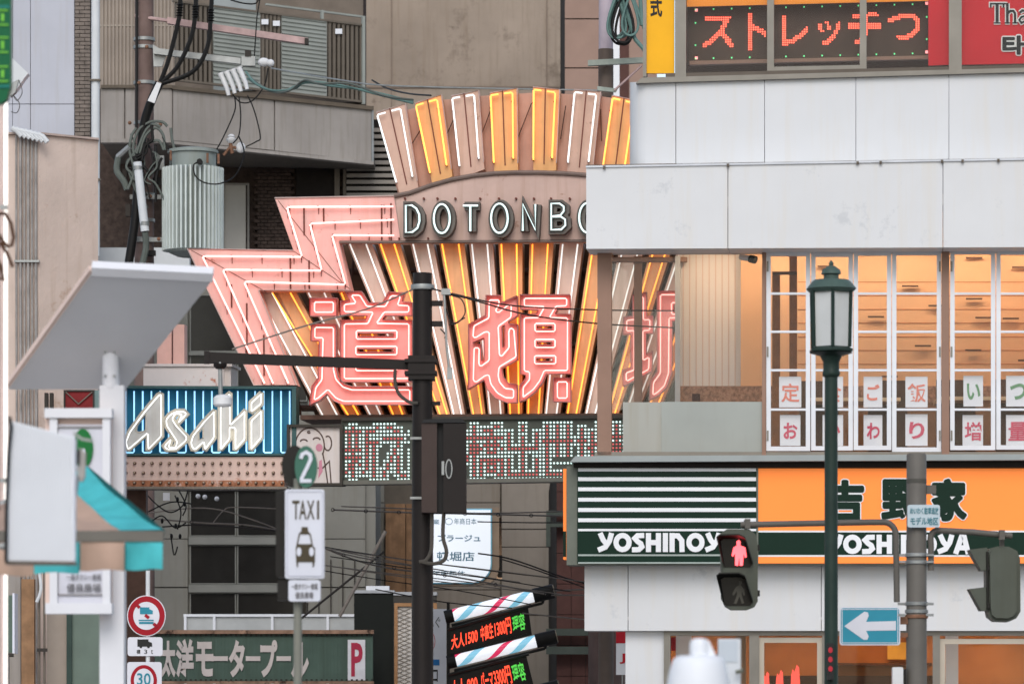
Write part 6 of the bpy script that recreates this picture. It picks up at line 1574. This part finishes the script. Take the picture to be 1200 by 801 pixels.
wk = [(866, 680), (868.5, 679.5), (869.5, 682.5), (868, 685), (872, 690), (873, 697), (871, 697), (869.5, 692), (869, 696), (872, 706), (869.5, 707), (866.5, 698), (863, 707), (860, 706.5), (864, 696), (863.5, 692), (860, 697), (858, 696), (862, 687.5), (866, 685)]
B().poly(pl, wk, .04, .006).build('walking_figure', mat('unlit_figure', S(84, 82, 74), .4), fs_)
for y in (641, 694): B().rect(pl, 887, y-3, 890.5, y+4, .0, .08).build('hinge', M_hood, fs_)
# signal seen from behind/side on the right arm
bs_ = thing('pedestrian_signal', 'grey green pedestrian signal seen from behind with side visors at the right', 'traffic signal', W(1172, 729, DS-.05))
pl = P(DS-.05)
body = [(1156, 648), (1160, 642), (1170, 639.5), (1182, 640), (1192, 645), (1195.5, 654), (1196, 716), (1191, 724), (1182, 728), (1166, 727.5), (1159, 722), (1157, 712)]
mb = B().poly(pl, body, .0, .26); mb.build('housing', M_sig, bs_)
B().poly(pl, inset(body, 4), .05, .06).build('back_cover', M_sig, bs_)
B().ptube(pl, [(1157, 646), (1157.5, 715)], .012, .01, 6).build('door_seam', M_hood, bs_)
for ya, yb in ((641, 668), (687, 715)):
    B().poly(pl, [(1157, ya), (1157, yb), (1150, yb), (1136, ya+2.5)], .0, .24).build('visor', M_sig, bs_)
for y in (665, 709): B().rect(pl, 1157, y-3, 1161, y+3, .03, .05).build('latch', M_blackm, bs_)
B().rect(pl, 1172, 628, 1177, 642, -.08, .05).build('hanger', M_sg2, bs_)

# ------------------------------------------------------------------ blurred white cover low in the middle
DW = 19.0; sw = DW/F; wx = W(818.5, 0, DW).x
wc = thing('white_rounded_cover', 'out of focus white rounded cover with small dome at the bottom edge', 'cover', Vector((wx, DW, 0)))
prof = [(44, 860), (41, 830), (37, 801), (34, 785), (31.5, 776), (28.5, 770.5), (23, 767.8), (10, 767)]
B().lathe((wx, DW, 0), [(.14, 0), (.14, .9)]+[(r*sw, W(0, y, DW).z) for r, y in prof], 28).build('body', mat('cover_white', (.72, .74, .77), .4, .01), wc, True)
B().lathe((wx+1*sw, DW, 0), [(11*sw, W(0, 768, DW).z), (11.5*sw, W(0, 758, DW).z), (11*sw, W(0, 752, DW).z), (8*sw, W(0, 748, DW).z), (2*sw, W(0, 747, DW).z)], 20).build('dome', mat('cover_white', (.72, .74, .77)), wc, True)
B().poly(P(DW-.02), [(822, 748), (831, 750), (840, 770), (838, 772), (828, 770)], .0, .05).build('handle', mat('cover_white', (.72, .74, .77)), wc)
gc = thing('grey_cabinet', 'out of focus pale grey narrow cabinet beside the white cover', 'cabinet', Vector((W(857, 0, 24).x, 24, 0)))
B().box(W(842, 0, 24).x, W(868, 0, 24).x, 24, 24.1, 0, W(0, 748, 24).z).build('body', mat('cabinet_grey', (.60, .63, .66), .4, .02), gc)
B().rect(P(24), 843, 750, 864, 775, .005, .01).build('display', mat('cabinet_blue_grey', (.50, .55, .60), .3, .02), gc)
B().tube([W(862, 787, 23.95), W(871, 785, 23.95)], .012, 8).build('lever', mat('lever_grey', S(110, 112, 100)), gc, True)
